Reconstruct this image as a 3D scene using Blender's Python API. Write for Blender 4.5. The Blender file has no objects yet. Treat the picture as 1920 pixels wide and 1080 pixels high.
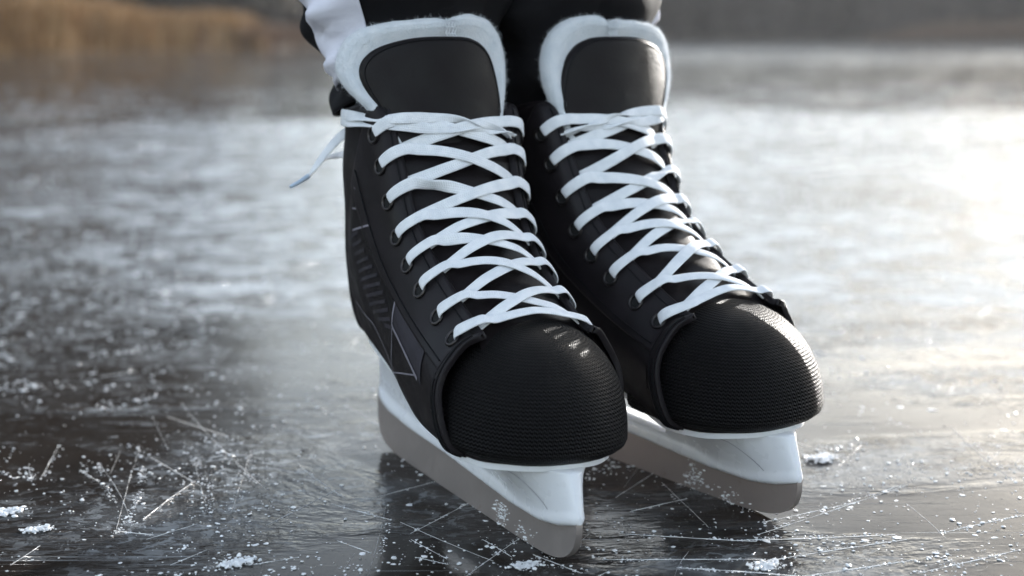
import bpy, bmesh, math, random
import numpy as np
from mathutils import Vector
from mathutils.bvhtree import BVHTree

random.seed(7)
rng = np.random.default_rng(7)
R = math.radians
scene = bpy.context.scene
C = scene.collection

# ------------------------------------------------------------------ camera, sky, sun, exposure
CAM_H = 0.27
PITCH = math.atan(470 / 2800)
cam_d = bpy.data.cameras.new("camera")
cam = bpy.data.objects.new("camera", cam_d)
C.objects.link(cam)
cam.location = (0, 0, CAM_H)
cam.rotation_euler = (R(90) - PITCH, 0, 0)
cam_d.sensor_width = 36
cam_d.lens = 52.5
cam_d.clip_start = 0.02
cam_d.clip_end = 3000
cam_d.dof.use_dof = True
cam_d.dof.focus_distance = 0.815
cam_d.dof.aperture_fstop = 5.4
scene.camera = cam

SUN_AZ = R(34)      # to the right of straight ahead
SUN_EL = R(11.5)
w = bpy.data.worlds.new("World")
scene.world = w
w.use_nodes = True
nt = w.node_tree
sky = nt.nodes.new("ShaderNodeTexSky")
sky.sky_type = 'NISHITA'
sky.sun_disc = False
sky.sun_elevation = SUN_EL
sky.sun_rotation = SUN_AZ
sky.air_density = 1.0
sky.dust_density = 0.9
sky.ozone_density = 1.0
nt.nodes["Background"].inputs[1].default_value = 0.12
hsv = nt.nodes.new("ShaderNodeHueSaturation")      # thin winter cloud: a paler sky
hsv.inputs["Saturation"].default_value = 0.60
nt.links.new(sky.outputs[0], hsv.inputs["Color"])
nt.links.new(hsv.outputs[0], nt.nodes["Background"].inputs[0])

sl = bpy.data.lights.new("sun", 'SUN')
sl.energy = 2.3
sl.angle = R(0.5)
sl.color = (1.0, 0.965, 0.92)
sun = bpy.data.objects.new("sun", sl)
C.objects.link(sun)
sdir = Vector((math.sin(SUN_AZ) * math.cos(SUN_EL), math.cos(SUN_AZ) * math.cos(SUN_EL), math.sin(SUN_EL)))
sun.rotation_euler = (-sdir).to_track_quat('-Z', 'Y').to_euler()

scene.view_settings.view_transform = 'Standard'
scene.view_settings.look = 'None'
scene.view_settings.exposure = 2.1
scene.view_settings.gamma = 1.0
scene.view_settings.use_curve_mapping = False

# ------------------------------------------------------------------ helpers
def tag(o, label=None, cat=None, group=None, kind=None):
    if label: o["label"] = label
    if cat: o["category"] = cat
    if group: o["group"] = group
    if kind: o["kind"] = kind
    return o

def mesh_obj(name, verts, faces, m, parent=None, smooth=True, uvs=None):
    me = bpy.data.meshes.new(name)
    me.from_pydata([tuple(map(float, v)) for v in verts], [], [tuple(int(i) for i in f) for f in faces])
    if smooth:
        me.polygons.foreach_set("use_smooth", [True] * len(me.polygons))
    if uvs is not None:
        ul = me.uv_layers.new(name="UVMap")
        li = np.zeros(len(me.loops), dtype=np.int32)
        me.loops.foreach_get("vertex_index", li)
        ul.data.foreach_set("uv", np.asarray(uvs, float)[li].ravel())
    me.update()
    o = bpy.data.objects.new(name, me)
    C.objects.link(o)
    if m: me.materials.append(m)
    if parent: o.parent = parent
    return o

def recalc(o):
    bm = bmesh.new(); bm.from_mesh(o.data)
    bmesh.ops.recalc_face_normals(bm, faces=bm.faces)
    bm.to_mesh(o.data); bm.free()
    return o

class MB:
    """collects pieces of one mesh"""
    def __init__(s): s.v = []; s.f = []; s.uv = []; s.n = 0
    def add(s, verts, faces, uvs=None):
        verts = np.asarray(verts, float).reshape(-1, 3)
        s.v.append(verts)
        s.f += [tuple(i + s.n for i in f) for f in faces]
        s.uv.append(np.zeros((len(verts), 2)) if uvs is None else np.asarray(uvs, float).reshape(-1, 2))
        s.n += len(verts)
    def grid(s, P, uv=None, closed_u=False, closed_v=False):
        nu, nv = P.shape[:2]
        f = []
        for i in range(nu if closed_u else nu - 1):
            for j in range(nv if closed_v else nv - 1):
                a = i * nv + j; b = ((i + 1) % nu) * nv + j
                c = ((i + 1) % nu) * nv + (j + 1) % nv; d = i * nv + (j + 1) % nv
                f.append((a, b, c, d))
        s.add(P.reshape(-1, 3), f, None if uv is None else uv.reshape(-1, 2))
    def build(s, name, m, parent=None, smooth=True, fix=True):
        o = mesh_obj(name, np.concatenate(s.v), s.f, m, parent, smooth, np.concatenate(s.uv))
        return recalc(o) if fix else o

def crom(P, t):
    """Catmull-Rom through P (n,...) at parameters t in 0..n-1"""
    P = np.asarray(P, float); n = len(P)
    t = np.clip(np.asarray(t, float), 0, n - 1)
    i = np.minimum(t.astype(int), n - 2); u = t - i
    e0 = 2 * P[0] - P[1]; e1 = 2 * P[-1] - P[-2]
    Q = np.concatenate([e0[None], P, e1[None]])
    sh = (...,) + (None,) * (P.ndim - 1)
    u = u[sh]
    p0, p1, p2, p3 = Q[i], Q[i + 1], Q[i + 2], Q[i + 3]
    return 0.5 * (2 * p1 + (p2 - p0) * u + (2 * p0 - 5 * p1 + 4 * p2 - p3) * u**2 + (3 * p1 - p0 - 3 * p2 + p3) * u**3)

def unit(v):
    v = np.asarray(v, float)
    return v / (np.linalg.norm(v, axis=-1, keepdims=True) + 1e-12)

def smooth01(x):
    x = np.clip(x, 0, 1); return x * x * (3 - 2 * x)

# ------------------------------------------------------------------ materials
class NT:
    def __init__(s, name):
        s.m = bpy.data.materials.new(name); s.m.use_nodes = True
        s.t = s.m.node_tree; s.N = s.t.nodes; s.L = s.t.links
        s.bsdf = s.N["Principled BSDF"]; s.out = s.N["Material Output"]
    def n(s, typ, **kw):
        x = s.N.new("ShaderNode" + typ)
        for k, v in kw.items(): setattr(x, k, v)
        return x
    def put(s, sock, v):
        if hasattr(v, "is_output"): s.L.new(v, sock)
        elif v is not None: sock.default_value = v
    def math(s, op, a, b=None, c=None, clamp=False):
        x = s.n("Math", operation=op, use_clamp=clamp)
        s.put(x.inputs[0], a)
        if b is not None: s.put(x.inputs[1], b)
        if c is not None: s.put(x.inputs[2], c)
        return x.outputs[0]
    def coord(s, kind="Object"):
        return s.n("TexCoord").outputs[kind]
    def mapping(s, vec, scale=(1, 1, 1), rot=(0, 0, 0), loc=(0, 0, 0)):
        x = s.n("Mapping"); s.L.new(vec, x.inputs[0])
        x.inputs["Location"].default_value = loc; x.inputs["Rotation"].default_value = rot; x.inputs["Scale"].default_value = scale
        return x.outputs[0]
    def noise(s, vec, scale, detail=3, rough=0.5, dist=0.0):
        x = s.n("TexNoise"); s.L.new(vec, x.inputs["Vector"])
        x.inputs["Scale"].default_value = scale; x.inputs["Detail"].default_value = detail
        x.inputs["Roughness"].default_value = rough; x.inputs["Distortion"].default_value = dist
        return x.outputs["Fac"]
    def ramp(s, v, a, b, lo=0.0, hi=1.0, interp="SMOOTHSTEP"):
        x = s.n("MapRange", interpolation_type=interp)
        s.put(x.inputs["Value"], v)
        x.inputs["From Min"].default_value = a; x.inputs["From Max"].default_value = b
        x.inputs["To Min"].default_value = lo; x.inputs["To Max"].default_value = hi
        return x.outputs[0]
    def mixc(s, f, a, b):
        x = s.n("Mix", data_type='RGBA')
        s.put(x.inputs[0], f); s.put(x.inputs[6], a); s.put(x.inputs[7], b)
        return x.outputs[2]
    def bump(s, h, strength=0.5, dist=0.001, normal=None):
        x = s.n("Bump"); s.put(x.inputs["Height"], h)
        x.inputs["Strength"].default_value = strength; x.inputs["Distance"].default_value = dist
        if normal is not None: s.L.new(normal, x.inputs["Normal"])
        return x.outputs[0]
    def set(s, **kw):
        names = dict(color="Base Color", rough="Roughness", metal="Metallic", spec="Specular IOR Level", ior="IOR", normal="Normal",
                     sheen="Sheen Weight", sheenr="Sheen Roughness", trans="Transmission Weight", sss="Subsurface Weight", coat="Coat Weight",
                     coatr="Coat Roughness", sssr="Subsurface Radius", ssss="Subsurface Scale", alpha="Alpha")
        for k, v in kw.items(): s.put(s.bsdf.inputs[names[k]], v)
        return s

def rgb(r, g, b): return (r, g, b, 1.0)

def mat_leather(name, col, rough, grain=900, bump=0.25, spec=0.19):
    t = NT(name); co = t.coord()
    n1 = t.noise(co, grain, 4, 0.6); n2 = t.noise(co, 60, 3); n3 = t.noise(t.mapping(co, (1, 1, 2.2)), 38, 4, 0.6, 1.2)
    n1 = t.math('ADD', n1, t.math('MULTIPLY', n3, 2.2))
    t.set(color=t.mixc(t.ramp(n2, 0.3, 0.75), rgb(*col), rgb(col[0] * 1.5, col[1] * 1.45, col[2] * 1.5)),
          rough=t.ramp(n2, 0.3, 0.7, rough - 0.06, rough + 0.08), normal=t.bump(n1, bump, 0.0004), spec=spec)
    return t.m

M = {}
M["leather"] = mat_leather("boot_leather", (0.0068, 0.0052, 0.0058), 0.5)
M["eyestay"] = mat_leather("eyestay_leather", (0.0098, 0.0080, 0.0092), 0.46, 1200, 0.18)
M["tongue"] = mat_leather("tongue_leather", (0.0055, 0.0038, 0.0042), 0.42, 700, 0.3, 0.17)
M["gloss"] = mat_leather("gloss_panel", (0.003, 0.003, 0.0035), 0.3, 900, 0.08)
M["greypanel"] = mat_leather("grey_panel", (0.026, 0.024, 0.029), 0.5, 1100, 0.1)
M["greyline"] = mat_leather("grey_print", (0.17, 0.16, 0.18), 0.5, 900, 0.05)
M["seam"] = mat_leather("seam_thread", (0.004, 0.004, 0.005), 0.6, 900, 0.1)

def make_toe():
    t = NT("toe_mesh_fabric"); uv = t.coord("UV")
    sx = t.n("SeparateXYZ"); t.L.new(uv, sx.inputs[0])
    u, v = sx.outputs[0], sx.outputs[1]
    wob = t.math('SINE', t.math('MULTIPLY', u, 2 * math.pi / 0.0028))
    ph = t.math('ADD', t.math('MULTIPLY', v, 2 * math.pi / 0.0021), t.math('MULTIPLY', wob, 1.1))
    rows = t.math('SINE', ph)
    tick = t.math('SINE', t.math('MULTIPLY', t.math('ADD', u, t.math('MULTIPLY', v, 0.3)), 2 * math.pi / 0.0012))
    h = t.math('ADD', t.math('MULTIPLY', rows, 0.5), t.math('MULTIPLY', tick, 0.18))
    fine = t.noise(t.coord(), 1500, 2)
    h = t.math('ADD', h, t.math('MULTIPLY', fine, 0.25))
    big = t.noise(t.coord(), 45, 3)
    t.set(color=t.mixc(t.ramp(rows, -0.6, 0.8), rgb(0.003, 0.0027, 0.003), rgb(0.008, 0.007, 0.0076)),
          rough=t.ramp(big, 0.3, 0.7, 0.46, 0.60), normal=t.bump(h, 1.0, 0.00065), spec=0.13)
    return t.m
M["toe"] = make_toe()

def make_felt():
    t = NT("pale_felt"); co = t.coord()
    n1 = t.noise(co, 900, 5, 0.7); n2 = t.noise(co, 120, 4, 0.6)
    t.set(color=t.mixc(t.ramp(n2, 0.3, 0.7), rgb(0.74, 0.78, 0.82), rgb(0.84, 0.86, 0.89)), rough=0.95, spec=0.1,
          sheen=0.5, sheenr=0.5, normal=t.bump(n1, 0.9, 0.0012))
    return t.m
M["felt"] = make_felt()

def make_lace():
    t = NT("woven_lace"); uv = t.coord("UV")
    sx = t.n("SeparateXYZ"); t.L.new(uv, sx.inputs[0])
    u, v = sx.outputs[0], sx.outputs[1]
    av = t.math('ABSOLUTE', v)
    chev = t.math('SINE', t.math('ADD', t.math('MULTIPLY', u, 2 * math.pi / 0.0013), t.math('MULTIPLY', av, 2 * math.pi / 0.004)))
    cols = t.math('SINE', t.math('MULTIPLY', v, 2 * math.pi / 0.0014))
    h = t.math('ADD', t.math('MULTIPLY', chev, 0.5), t.math('MULTIPLY', cols, 0.35))
    n2 = t.noise(t.coord(), 150, 3)
    t.set(color=t.mixc(t.ramp(n2, 0.3, 0.7), rgb(0.74, 0.76, 0.79), rgb(0.84, 0.85, 0.87)), rough=0.8, spec=0.2, normal=t.bump(h, 0.5, 0.0003),
          sss=0.15, sssr=(0.004, 0.004, 0.004), ssss=0.5)
    return t.m
M["lace"] = make_lace()

def make_plastic():
    t = NT("white_plastic"); co = t.coord()
    n1 = t.noise(co, 35, 4, 0.6); n2 = t.noise(co, 260, 3, 0.7)
    scr = t.noise(t.mapping(co, (30, 400, 300)), 1.0, 2)
    dirt = t.math('MULTIPLY', t.ramp(n1, 0.52, 0.75), t.ramp(n2, 0.45, 0.7))
    t.set(color=t.mixc(t.math('MULTIPLY', dirt, 0.45), rgb(0.78, 0.79, 0.82), rgb(0.42, 0.41, 0.42)),
          rough=t.ramp(n1, 0.3, 0.7, 0.22, 0.36), normal=t.bump(t.math('ADD', n1, t.math('MULTIPLY', scr, 0.1)), 0.12, 0.001),
          sss=0.25, sssr=(0.006, 0.006, 0.007), ssss=0.5)
    return t.m
M["plastic"] = make_plastic()

def make_steel():
    t = NT("worn_steel"); co = t.coord()
    br = t.noise(t.mapping(co, (20, 20, 2500)), 1.0, 3)
    n1 = t.noise(co, 70, 5, 0.65); n2 = t.noise(co, 420, 3)
    rust = t.math('MULTIPLY', t.ramp(n1, 0.56, 0.72), t.ramp(n2, 0.45, 0.65))
    t.set(color=t.mixc(t.math('MULTIPLY', rust, 0.4), rgb(0.37, 0.325, 0.305), rgb(0.20, 0.135, 0.10)),
          metal=t.ramp(rust, 0, 1, 0.60, 0.3), rough=t.ramp(n1, 0.3, 0.7, 0.42, 0.54), normal=t.bump(t.math('ADD', br, n2), 0.12, 0.0004))
    return t.m
M["steel"] = make_steel()

def simple(name, col, rough, metal=0.0, grain=0, bump=0.2, **kw):
    t = NT(name)
    t.set(color=rgb(*col), rough=rough, metal=metal, **kw)
    if grain:
        n = t.noise(t.coord(), grain, 3)
        t.set(normal=t.bump(n, bump, 0.001), color=t.mixc(n, rgb(*[c * 0.75 for c in col]), rgb(*[min(1, c * 1.25) for c in col])))
    return t.m
M["eyelet"] = simple("dark_eyelet_metal", (0.055, 0.05, 0.05), 0.36, 0.9, 300)
M["hole_shade"] = simple("eyelet_hole_shade", (0.004, 0.004, 0.004), 0.9, 0, 100)
M["aglet"] = simple("clear_aglet", (0.45, 0.55, 0.68), 0.2, 0, 100, 0.05)

def make_cloth(name, col, rough=0.85):
    t = NT(name); co = t.coord()
    n1 = t.noise(co, 1400, 2); n2 = t.noise(co, 30, 4, 0.6)
    t.set(color=t.mixc(n2, rgb(*[c * 0.85 for c in col]), rgb(*[c * 1.15 for c in col])), rough=rough, spec=0.2,
          normal=t.bump(t.math('ADD', t.math('MULTIPLY', n1, 0.15), n2), 0.35, 0.003))
    return t.m
M["pants"] = make_cloth("black_trouser_cloth", (0.0045, 0.004, 0.0052), 0.8)
M["panel"] = make_cloth("lavender_panel_cloth", (0.74, 0.73, 0.81))
M["mould"] = simple("grey_mould_mark", (0.33, 0.33, 0.37), 0.4, 0, 200)
M["skin"] = simple("skin", (0.55, 0.36, 0.28), 0.5, 0, 200)

# ------------------------------------------------------------------ ICE
def make_ice():
    t = NT("lake_ice"); co = t.coord()
    sx = t.n("SeparateXYZ"); t.L.new(co, sx.inputs[0])
    X, Y = sx.outputs[0], sx.outputs[1]
    # large frosted sheets and clear dark ones
    warp = t.noise(t.mapping(co, (0.5, 0.9, 1)), 1.0, 4, 0.6)
    bands = t.noise(t.mapping(co, (0.35, 2.2, 1), rot=(0, 0, R(6))), 1.0, 5, 0.62)
    patch = t.noise(co, 2.6, 6, 0.62, 0.4)
    small = t.noise(co, 14.0, 5, 0.65)
    fine = t.noise(co, 90.0, 4, 0.7)
    yd = t.math('ADD', t.math('ADD', Y, t.math('MULTIPLY', t.math('SUBTRACT', warp, 0.5), 3.4)), t.ramp(X, -2.2, 0.3, 1.6, 0.0))
    near = t.ramp(yd, 5.2, 6.2, 1.0, 0.0)              # refrozen edge 6 m out
    far = t.math('MULTIPLY', t.ramp(yd, 12.0, 17.0, 0.0, 0.6), t.ramp(X, -3.5, 1.5, 0.0, 1.0))
    side = t.ramp(t.math('ADD', X, t.math('MULTIPLY', Y, 0.28)), -0.35, 0.35, 0.30, 1.0)
    base = t.math('MULTIPLY', t.math('MAXIMUM', near, far), side)
    start = t.ramp(Y, 0.9, 1.6, 0.0, 1.0)             # clear black ice round the skater
    base = t.math('MULTIPLY', base, start)
    mixn = t.math('ADD', t.math('MULTIPLY', bands, 0.55), t.math('MULTIPLY', patch, 0.45))
    frost = t.ramp(t.math('ADD', t.math('MULTIPLY', base, 0.26), mixn), 0.57, 0.75)
    # scuffs: long thin scratches in several directions
    scr = None
    for ang, sc, th, seed in ((-38, 6, 0.66, 3.1), (62, 7, 0.67, 7.7), (40, 11, 0.67, 5.5), (-70, 9, 0.67, 9.1)):
        vec = t.mapping(co, (sc * 0.5, sc * 40, 1), rot=(0, 0, R(ang)), loc=(seed, seed * 2.3, 0))
        n = t.noise(vec, 1.0, 2, 0.5)
        s_ = t.ramp(n, th, th + 0.06)
        scr = s_ if scr is None else t.math('MAXIMUM', scr, s_)
    scr = t.math('MULTIPLY', scr, t.ramp(t.noise(co, 5.0, 4, 0.6), 0.45, 0.62))
    grit = t.noise(co, 420.0, 3, 0.7)
    speck = t.math('MAXIMUM', t.math('MULTIPLY', t.ramp(fine, 0.62, 0.70), t.ramp(small, 0.46, 0.62)),
                   t.math('MULTIPLY', t.ramp(grit, 0.64, 0.70), t.ramp(t.noise(co, 24.0, 4, 0.6), 0.48, 0.62)))
    drift = t.ramp(t.noise(t.mapping(co, (1.3, 2.2, 1), rot=(0, 0, R(20))), 2.0, 6, 0.66, 0.7), 0.46, 0.64)
    drift = t.math('MAXIMUM', drift, t.math('MULTIPLY', t.math('MULTIPLY', start, near), 0.8))
    flake = t.math('MULTIPLY', t.ramp(t.noise(t.mapping(co, (1, 1.3, 1)), 55.0, 5, 0.74, 0.8), 0.525, 0.575), drift)
    frost_glare = t.math('MULTIPLY', t.math('MULTIPLY', drift, t.ramp(small, 0.36, 0.60)), t.ramp(X, -0.4, 0.35, 0.14, 0.58))  # thin frost film, whitened towards the right to stand in for sun glare
    clear = t.ramp(Y, 0.78, 1.15, 0.45, 1.0)
    frost_glare = t.math('MULTIPLY', frost_glare, clear); flake = t.math('MULTIPLY', flake, clear)
    white = t.math('MAXIMUM', t.math('MULTIPLY', frost, t.ramp(small, 0.38, 0.60, 0.05, 1.0)),
                   t.math('MAXIMUM', t.math('MULTIPLY', scr, 0.6), t.math('MAXIMUM', t.math('MAXIMUM', t.math('MULTIPLY', flake, 0.85), t.math('MULTIPLY', speck, 0.7)), frost_glare)))
    deep = t.mixc(t.ramp(patch, 0.35, 0.65), rgb(0.010, 0.0075, 0.006), rgb(0.026, 0.020, 0.016))
    col = t.mixc(t.math('MULTIPLY', white, 0.85), deep, rgb(0.50, 0.53, 0.55))
    rough = t.math('ADD', t.ramp(mixn, 0.35, 0.65, 0.04, 0.13), t.math('MULTIPLY', white, 0.20))
    h1 = t.math('MULTIPLY', t.noise(t.mapping(co, (1, 1.6, 1)), 4.0, 2, 0.5), 0.0028)
    h2 = t.math('MULTIPLY', t.noise(t.mapping(co, (1.6, 1, 1)), 26.0, 4, 0.6, 0.2), t.ramp(drift, 0, 1, 0.00008, 0.0006))
    h3 = t.math('MULTIPLY', fine, t.ramp(t.math('MAXIMUM', white, t.math('MULTIPLY', drift, 0.6)), 0, 1, 0.00014, 0.0032))
    h4 = t.math('MULTIPLY', scr, -0.0006)
    h5 = t.math('MULTIPLY', grit, t.ramp(patch, 0.35, 0.6, 0.00002, 0.00008))
    hh = t.math('ADD', t.math('ADD', h1, h2), t.math('ADD', h5, t.math('ADD', h3, h4)))
    t.set(color=col, rough=rough, ior=1.145, spec=0.5, normal=t.bump(hh, 0.6, 1.0))
    return t.m
M["ice"] = make_ice()

S = 1500.0
ice = mesh_obj("ice", [(-S, -S, 0), (S, -S, 0), (S, S, 0), (-S, S, 0)], [(0, 1, 2, 3)], M["ice"], smooth=False)
tag(ice, "dark frozen lake ice with frosted patches and skate scratches", "ice", kind="structure")

# ------------------------------------------------------------------ SNOW CRYSTALS
def make_snow():
    t = NT("snow_crumbs"); co = t.coord()
    n1 = t.noise(co, 700, 3)
    t.set(color=rgb(0.86, 0.87, 0.89), rough=0.2, spec=0.75, normal=t.bump(n1, 0.4, 0.0006), sss=0.35, sssr=(0.003, 0.003, 0.003), ssss=0.6)
    return t.m
M["snow"] = make_snow()

ICO_V = []
ph_ = (1 + 5 ** .5) / 2
for a, b in ((1, ph_), (-1, ph_), (1, -ph_), (-1, -ph_)):
    ICO_V += [(0, a, b), (a, b, 0), (b, 0, a)]
_b = bmesh.new()
for p in ICO_V: _b.verts.new(p)
bmesh.ops.convex_hull(_b, input=_b.verts)
_b.verts.index_update()
ICO_V = unit(np.array([v.co[:] for v in _b.verts]))
ICO_F = np.array([[v.index for v in f.verts] for f in _b.faces]); _b.free()

def crumbs(P, size, flat=0.42):
    """many jittered crystals -> verts, faces"""
    n = len(P); nv = len(ICO_V)
    V = np.broadcast_to(ICO_V, (n, nv, 3)) * (1 + rng.uniform(-.35, .35, (n, nv, 1)))
    sc = size[:, None] * rng.uniform(0.55, 1.5, (n, 3)); sc[:, 2] *= flat
    V = V * sc[:, None, :]
    a = rng.uniform(0, 2 * math.pi, n); ca, sa = np.cos(a)[:, None], np.sin(a)[:, None]
    x = V[..., 0] * ca - V[..., 1] * sa; y = V[..., 0] * sa + V[..., 1] * ca
    V = np.stack([x, y, V[..., 2]], -1)
    V = V + P[:, None, :]
    F = (ICO_F[None] + (np.arange(n) * nv)[:, None, None]).reshape(-1, 3)
    return V.reshape(-1, 3), F

def fast_mesh(name, V, F, m, smooth=False):
    me = bpy.data.meshes.new(name)
    k = F.shape[1]
    me.vertices.add(len(V)); me.vertices.foreach_set("co", np.ascontiguousarray(V, dtype=np.float32).ravel())
    me.loops.add(F.size); me.loops.foreach_set("vertex_index", np.ascontiguousarray(F, dtype=np.int32).ravel())
    me.polygons.add(len(F)); me.polygons.foreach_set("loop_start", np.arange(0, F.size, k, dtype=np.int32))
    me.polygons.foreach_set("use_smooth", np.full(len(F), smooth))
    me.update(calc_edges=True); me.validate()
    me.materials.append(m)
    o = bpy.data.objects.new(name, me); C.objects.link(o)
    return o

# ------------------------------------------------------------------ SKATES
# local frame of one skate: x towards the toe, y sideways (side = +1 outer side), z up, metres
def st(*p): return np.array(p, float)
STN = [  # stations from the throat's front end to the back of the heel: sole edge ... throat edge  (x, w, z)
    st((.088, .038, .0525), (.087, .0495, .058), (.084, .0545, .074), (.081, .0535, .092), (.080, .0420, .1105), (.090, .0315, .1180)),
    st((.072, .038, .0525), (.072, .049, .058), (.069, .0535, .073), (.066, .0525, .092), (.065, .0395, .1100), (.0775, .031, .119)),
    st((.020, .033, .053), (.020, .042, .059), (.018, .048, .078), (.015, .048, .105), (.0215, .0405, .1295), (.030, .0315, .1415)),
    st((-.030, .029, .067), (-.030, .036, .073), (-.036, .043, .095), (-.033, .047, .125), (-.0110, .0420, .155), (-.0025, .0335, .1665)),
    st((-.060, .029, .076), (-.062, .035, .083), (-.072, .041, .108), (-.068, .047, .145), (-.0320, .0445, .1935), (-.0245, .0355, .2035)),
    st((-.075, .028, .080), (-.080, .034, .087), (-.090, .038, .112), (-.086, .045, .155), (-.0485, .0475, .2215), (-.0400, .0390, .2315)),
    st((-.092, .026, .082), (-.098, .031, .089), (-.106, .035, .113), (-.100, .041, .155), (-.084, .048, .203), (-.076, .0490, .2270)),
    st((-.106, .023, .084), (-.112, .028, .091), (-.119, .031, .115), (-.115, .034, .150), (-.106, .037, .188), (-.103, .0360, .2220)),
]
BACK = st((-.122, 0, .083), (-.128, 0, .092), (-.136, 0, .115), (-.132, 0, .150), (-.123, 0, .188), (-.121, 0, .228))
def sided(s, sg):
    s = s.copy(); s[:, 1] *= sg; return s
CTRL = np.stack([sided(s, 1) for s in STN] + [BACK] + [sided(s, -1) for s in STN[::-1]])   # +y side first
NST = len(CTRL)
def boot_pt(t, h):
    """t: 0..16 (1 = +y throat front, 8 = heel, 15 = -y front); h 0..5"""
    t = np.asarray(t, float); h = np.asarray(h, float)
    a = crom(CTRL, t.ravel())                                   # (n,6,3)
    out = np.empty((a.shape[0], 3))
    hh = np.broadcast_to(h, t.shape).ravel()
    i = np.minimum(hh.astype(int), 4); u = (hh - i)[:, None]
    e0 = 2 * a[:, 0] - a[:, 1]; e1 = 2 * a[:, 5] - a[:, 4]
    Q = np.concatenate([e0[:, None], a, e1[:, None]], 1)
    k = np.arange(len(i))
    p0, p1, p2, p3 = Q[k, i], Q[k, i + 1], Q[k, i + 2], Q[k, i + 3]
    out = 0.5 * (2 * p1 + (p2 - p0) * u + (2 * p0 - 5 * p1 + 4 * p2 - p3) * u**2 + (3 * p1 - p0 - 3 * p2 + p3) * u**3)
    return out.reshape(t.shape + (3,))
def boot_n(t, h):
    e = 0.02
    t = np.asarray(t, float); h = np.broadcast_to(np.asarray(h, float), t.shape)
    du = boot_pt(np.minimum(t + e, NST - 1), h) - boot_pt(np.maximum(t - e, 0), h)
    dv = boot_pt(t, np.minimum(h + e, 5)) - boot_pt(t, np.maximum(h - e, 0))
    return unit(np.cross(dv, du)) * -1.0
# make sure normals point outwards
_s = np.sign(boot_n(np.array([3.0]), np.array([2.5]))[0, 1]); 
if _s < 0:
    _bn = boot_n
    def boot_n(t, h): return -_bn(t, h)

# throat edge (the two eyestay edges) by eyelet number 0..7 then the top corner
def edge_pt(k, sg):
    t = 1.0 + np.asarray(k, float) / 2.0
    p = boot_pt(t, np.full(np.shape(t), 5.0))
    p = p.copy(); p[..., 1] *= sg
    return p
def throat_n(k):
    k = np.asarray(k, float)
    d = edge_pt(np.minimum(k + .05, 8), 1) - edge_pt(np.maximum(k - .05, 0), 1)
    n = np.stack([-d[..., 2], np.zeros_like(d[..., 0]), d[..., 0]], -1)
    n = unit(n); n *= np.where(n[..., 0:1] + n[..., 2:3] < 0, -1, 1)
    return n
BULGE = [.0055, .008, .009, .010, .0105, .0110, .0105, .0090, .0075]
def throat_pt(k, f, lift=0.0):
    """point on the laced surface: k along the eyelets, f across -1..1"""
    k = np.asarray(k, float); f = np.asarray(f, float)
    e = edge_pt(k, 1)
    b = np.interp(k, range(9), BULGE)
    p = np.stack([e[..., 0], e[..., 1] * f, e[..., 2]], -1)
    n = throat_n(k)
    return p + n * (b * (1 - f**2) + lift)[..., None]

SOLE = [(-.122, .0), (-.117, .018), (-.105, .0245), (-.08, .028), (-.05, .029), (-.02, .030), (.01, .033), (.035, .036), (.06, .041), (.085, .042),
        (.104, .038), (.116, .029), (.125, .017), (.128, .0)]
SOLEZ = [(-.125, .084), (-.09, .081), (-.06, .0755), (-.03, .067), (0, .058), (.03, .0535), (.07, .0540), (.10, .0545), (.135, .057)]
def sole_z(x): a = np.array(SOLEZ); return np.interp(x, a[:, 0], a[:, 1])
def sole_outline(scale=1.0, n=4):
    P = crom(np.array(SOLE), np.linspace(0, len(SOLE) - 1, (len(SOLE) - 1) * n + 1))
    P = P.copy(); P[:, 1] = np.maximum(P[:, 1], 0)
    cx = 0.0
    return np.stack([cx + (P[:, 0] - cx) * scale, P[:, 1] * scale], 1)

def plate(mb, outline, dz0, dz1):
    n = len(outline)
    ys = np.linspace(-1, 1, 9)
    def lay(dz, sc=1.0):
        return np.array([[(x, w_ * y * sc, sole_z(x) + dz) for y in ys] for x, w_ in outline])
    top, bot = lay(dz1), lay(dz0)
    mb.grid(top); mb.grid(bot)
    mid = lay((dz0 + dz1) / 2)
    for j in (0, 8):
        mb.grid(np.stack([top[:, j], mid[:, j], bot[:, j]], 1))

def ribbon(mb, P, Nn, width, thick, wob=0.0):
    """flat woven ribbon along P with surface normals Nn"""
    P = np.asarray(P, float); Nn = unit(Nn)
    n = len(P)
    T = unit(np.gradient(P, axis=0))
    B = unit(np.cross(T, Nn)); Nn = np.cross(B, T)
    if np.ndim(width) == 0: width = np.full(n, width)
    L = np.concatenate([[0], np.cumsum(np.linalg.norm(np.diff(P, axis=0), axis=1))])
    ang = np.linspace(0, 2 * math.pi, 14, endpoint=False)
    ca, sa = np.cos(ang), np.sin(ang)
    ex = np.sign(ca) * np.abs(ca) ** 0.55; ez = np.sign(sa) * np.abs(sa) ** 0.8
    G = P[:, None] + B[:, None] * (ex[None, :, None] * width[:, None, None] / 2) + Nn[:, None] * (ez[None, :, None] * thick / 2)
    uv = np.stack([np.broadcast_to(L[:, None] + random.random(), (n, 14)), width[:, None] * ex[None] / 2], -1)
    mb.grid(G, uv, closed_v=True)
    for k, rev in ((0, False), (n - 1, True)):
        mb.add(G[k], [tuple(range(14))], uv[k])

def tube(mb, P, r, seg=8, caps=True):
    P = np.asarray(P, float); n = len(P)
    T = unit(np.gradient(P, axis=0))
    ref = np.array([0.31, 0.17, 0.93])
    A = unit(np.cross(T, ref)); B = np.cross(T, A)
    if np.ndim(r) == 0: r = np.full(n, r)
    a = np.linspace(0, 2 * math.pi, seg, endpoint=False)
    G = P[:, None] + (A[:, None] * np.cos(a)[None, :, None] + B[:, None] * np.sin(a)[None, :, None]) * r[:, None, None]
    mb.grid(G, closed_v=True)
    if caps:
        mb.add(G[0], [tuple(range(seg))]); mb.add(G[-1], [tuple(range(seg))])

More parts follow.
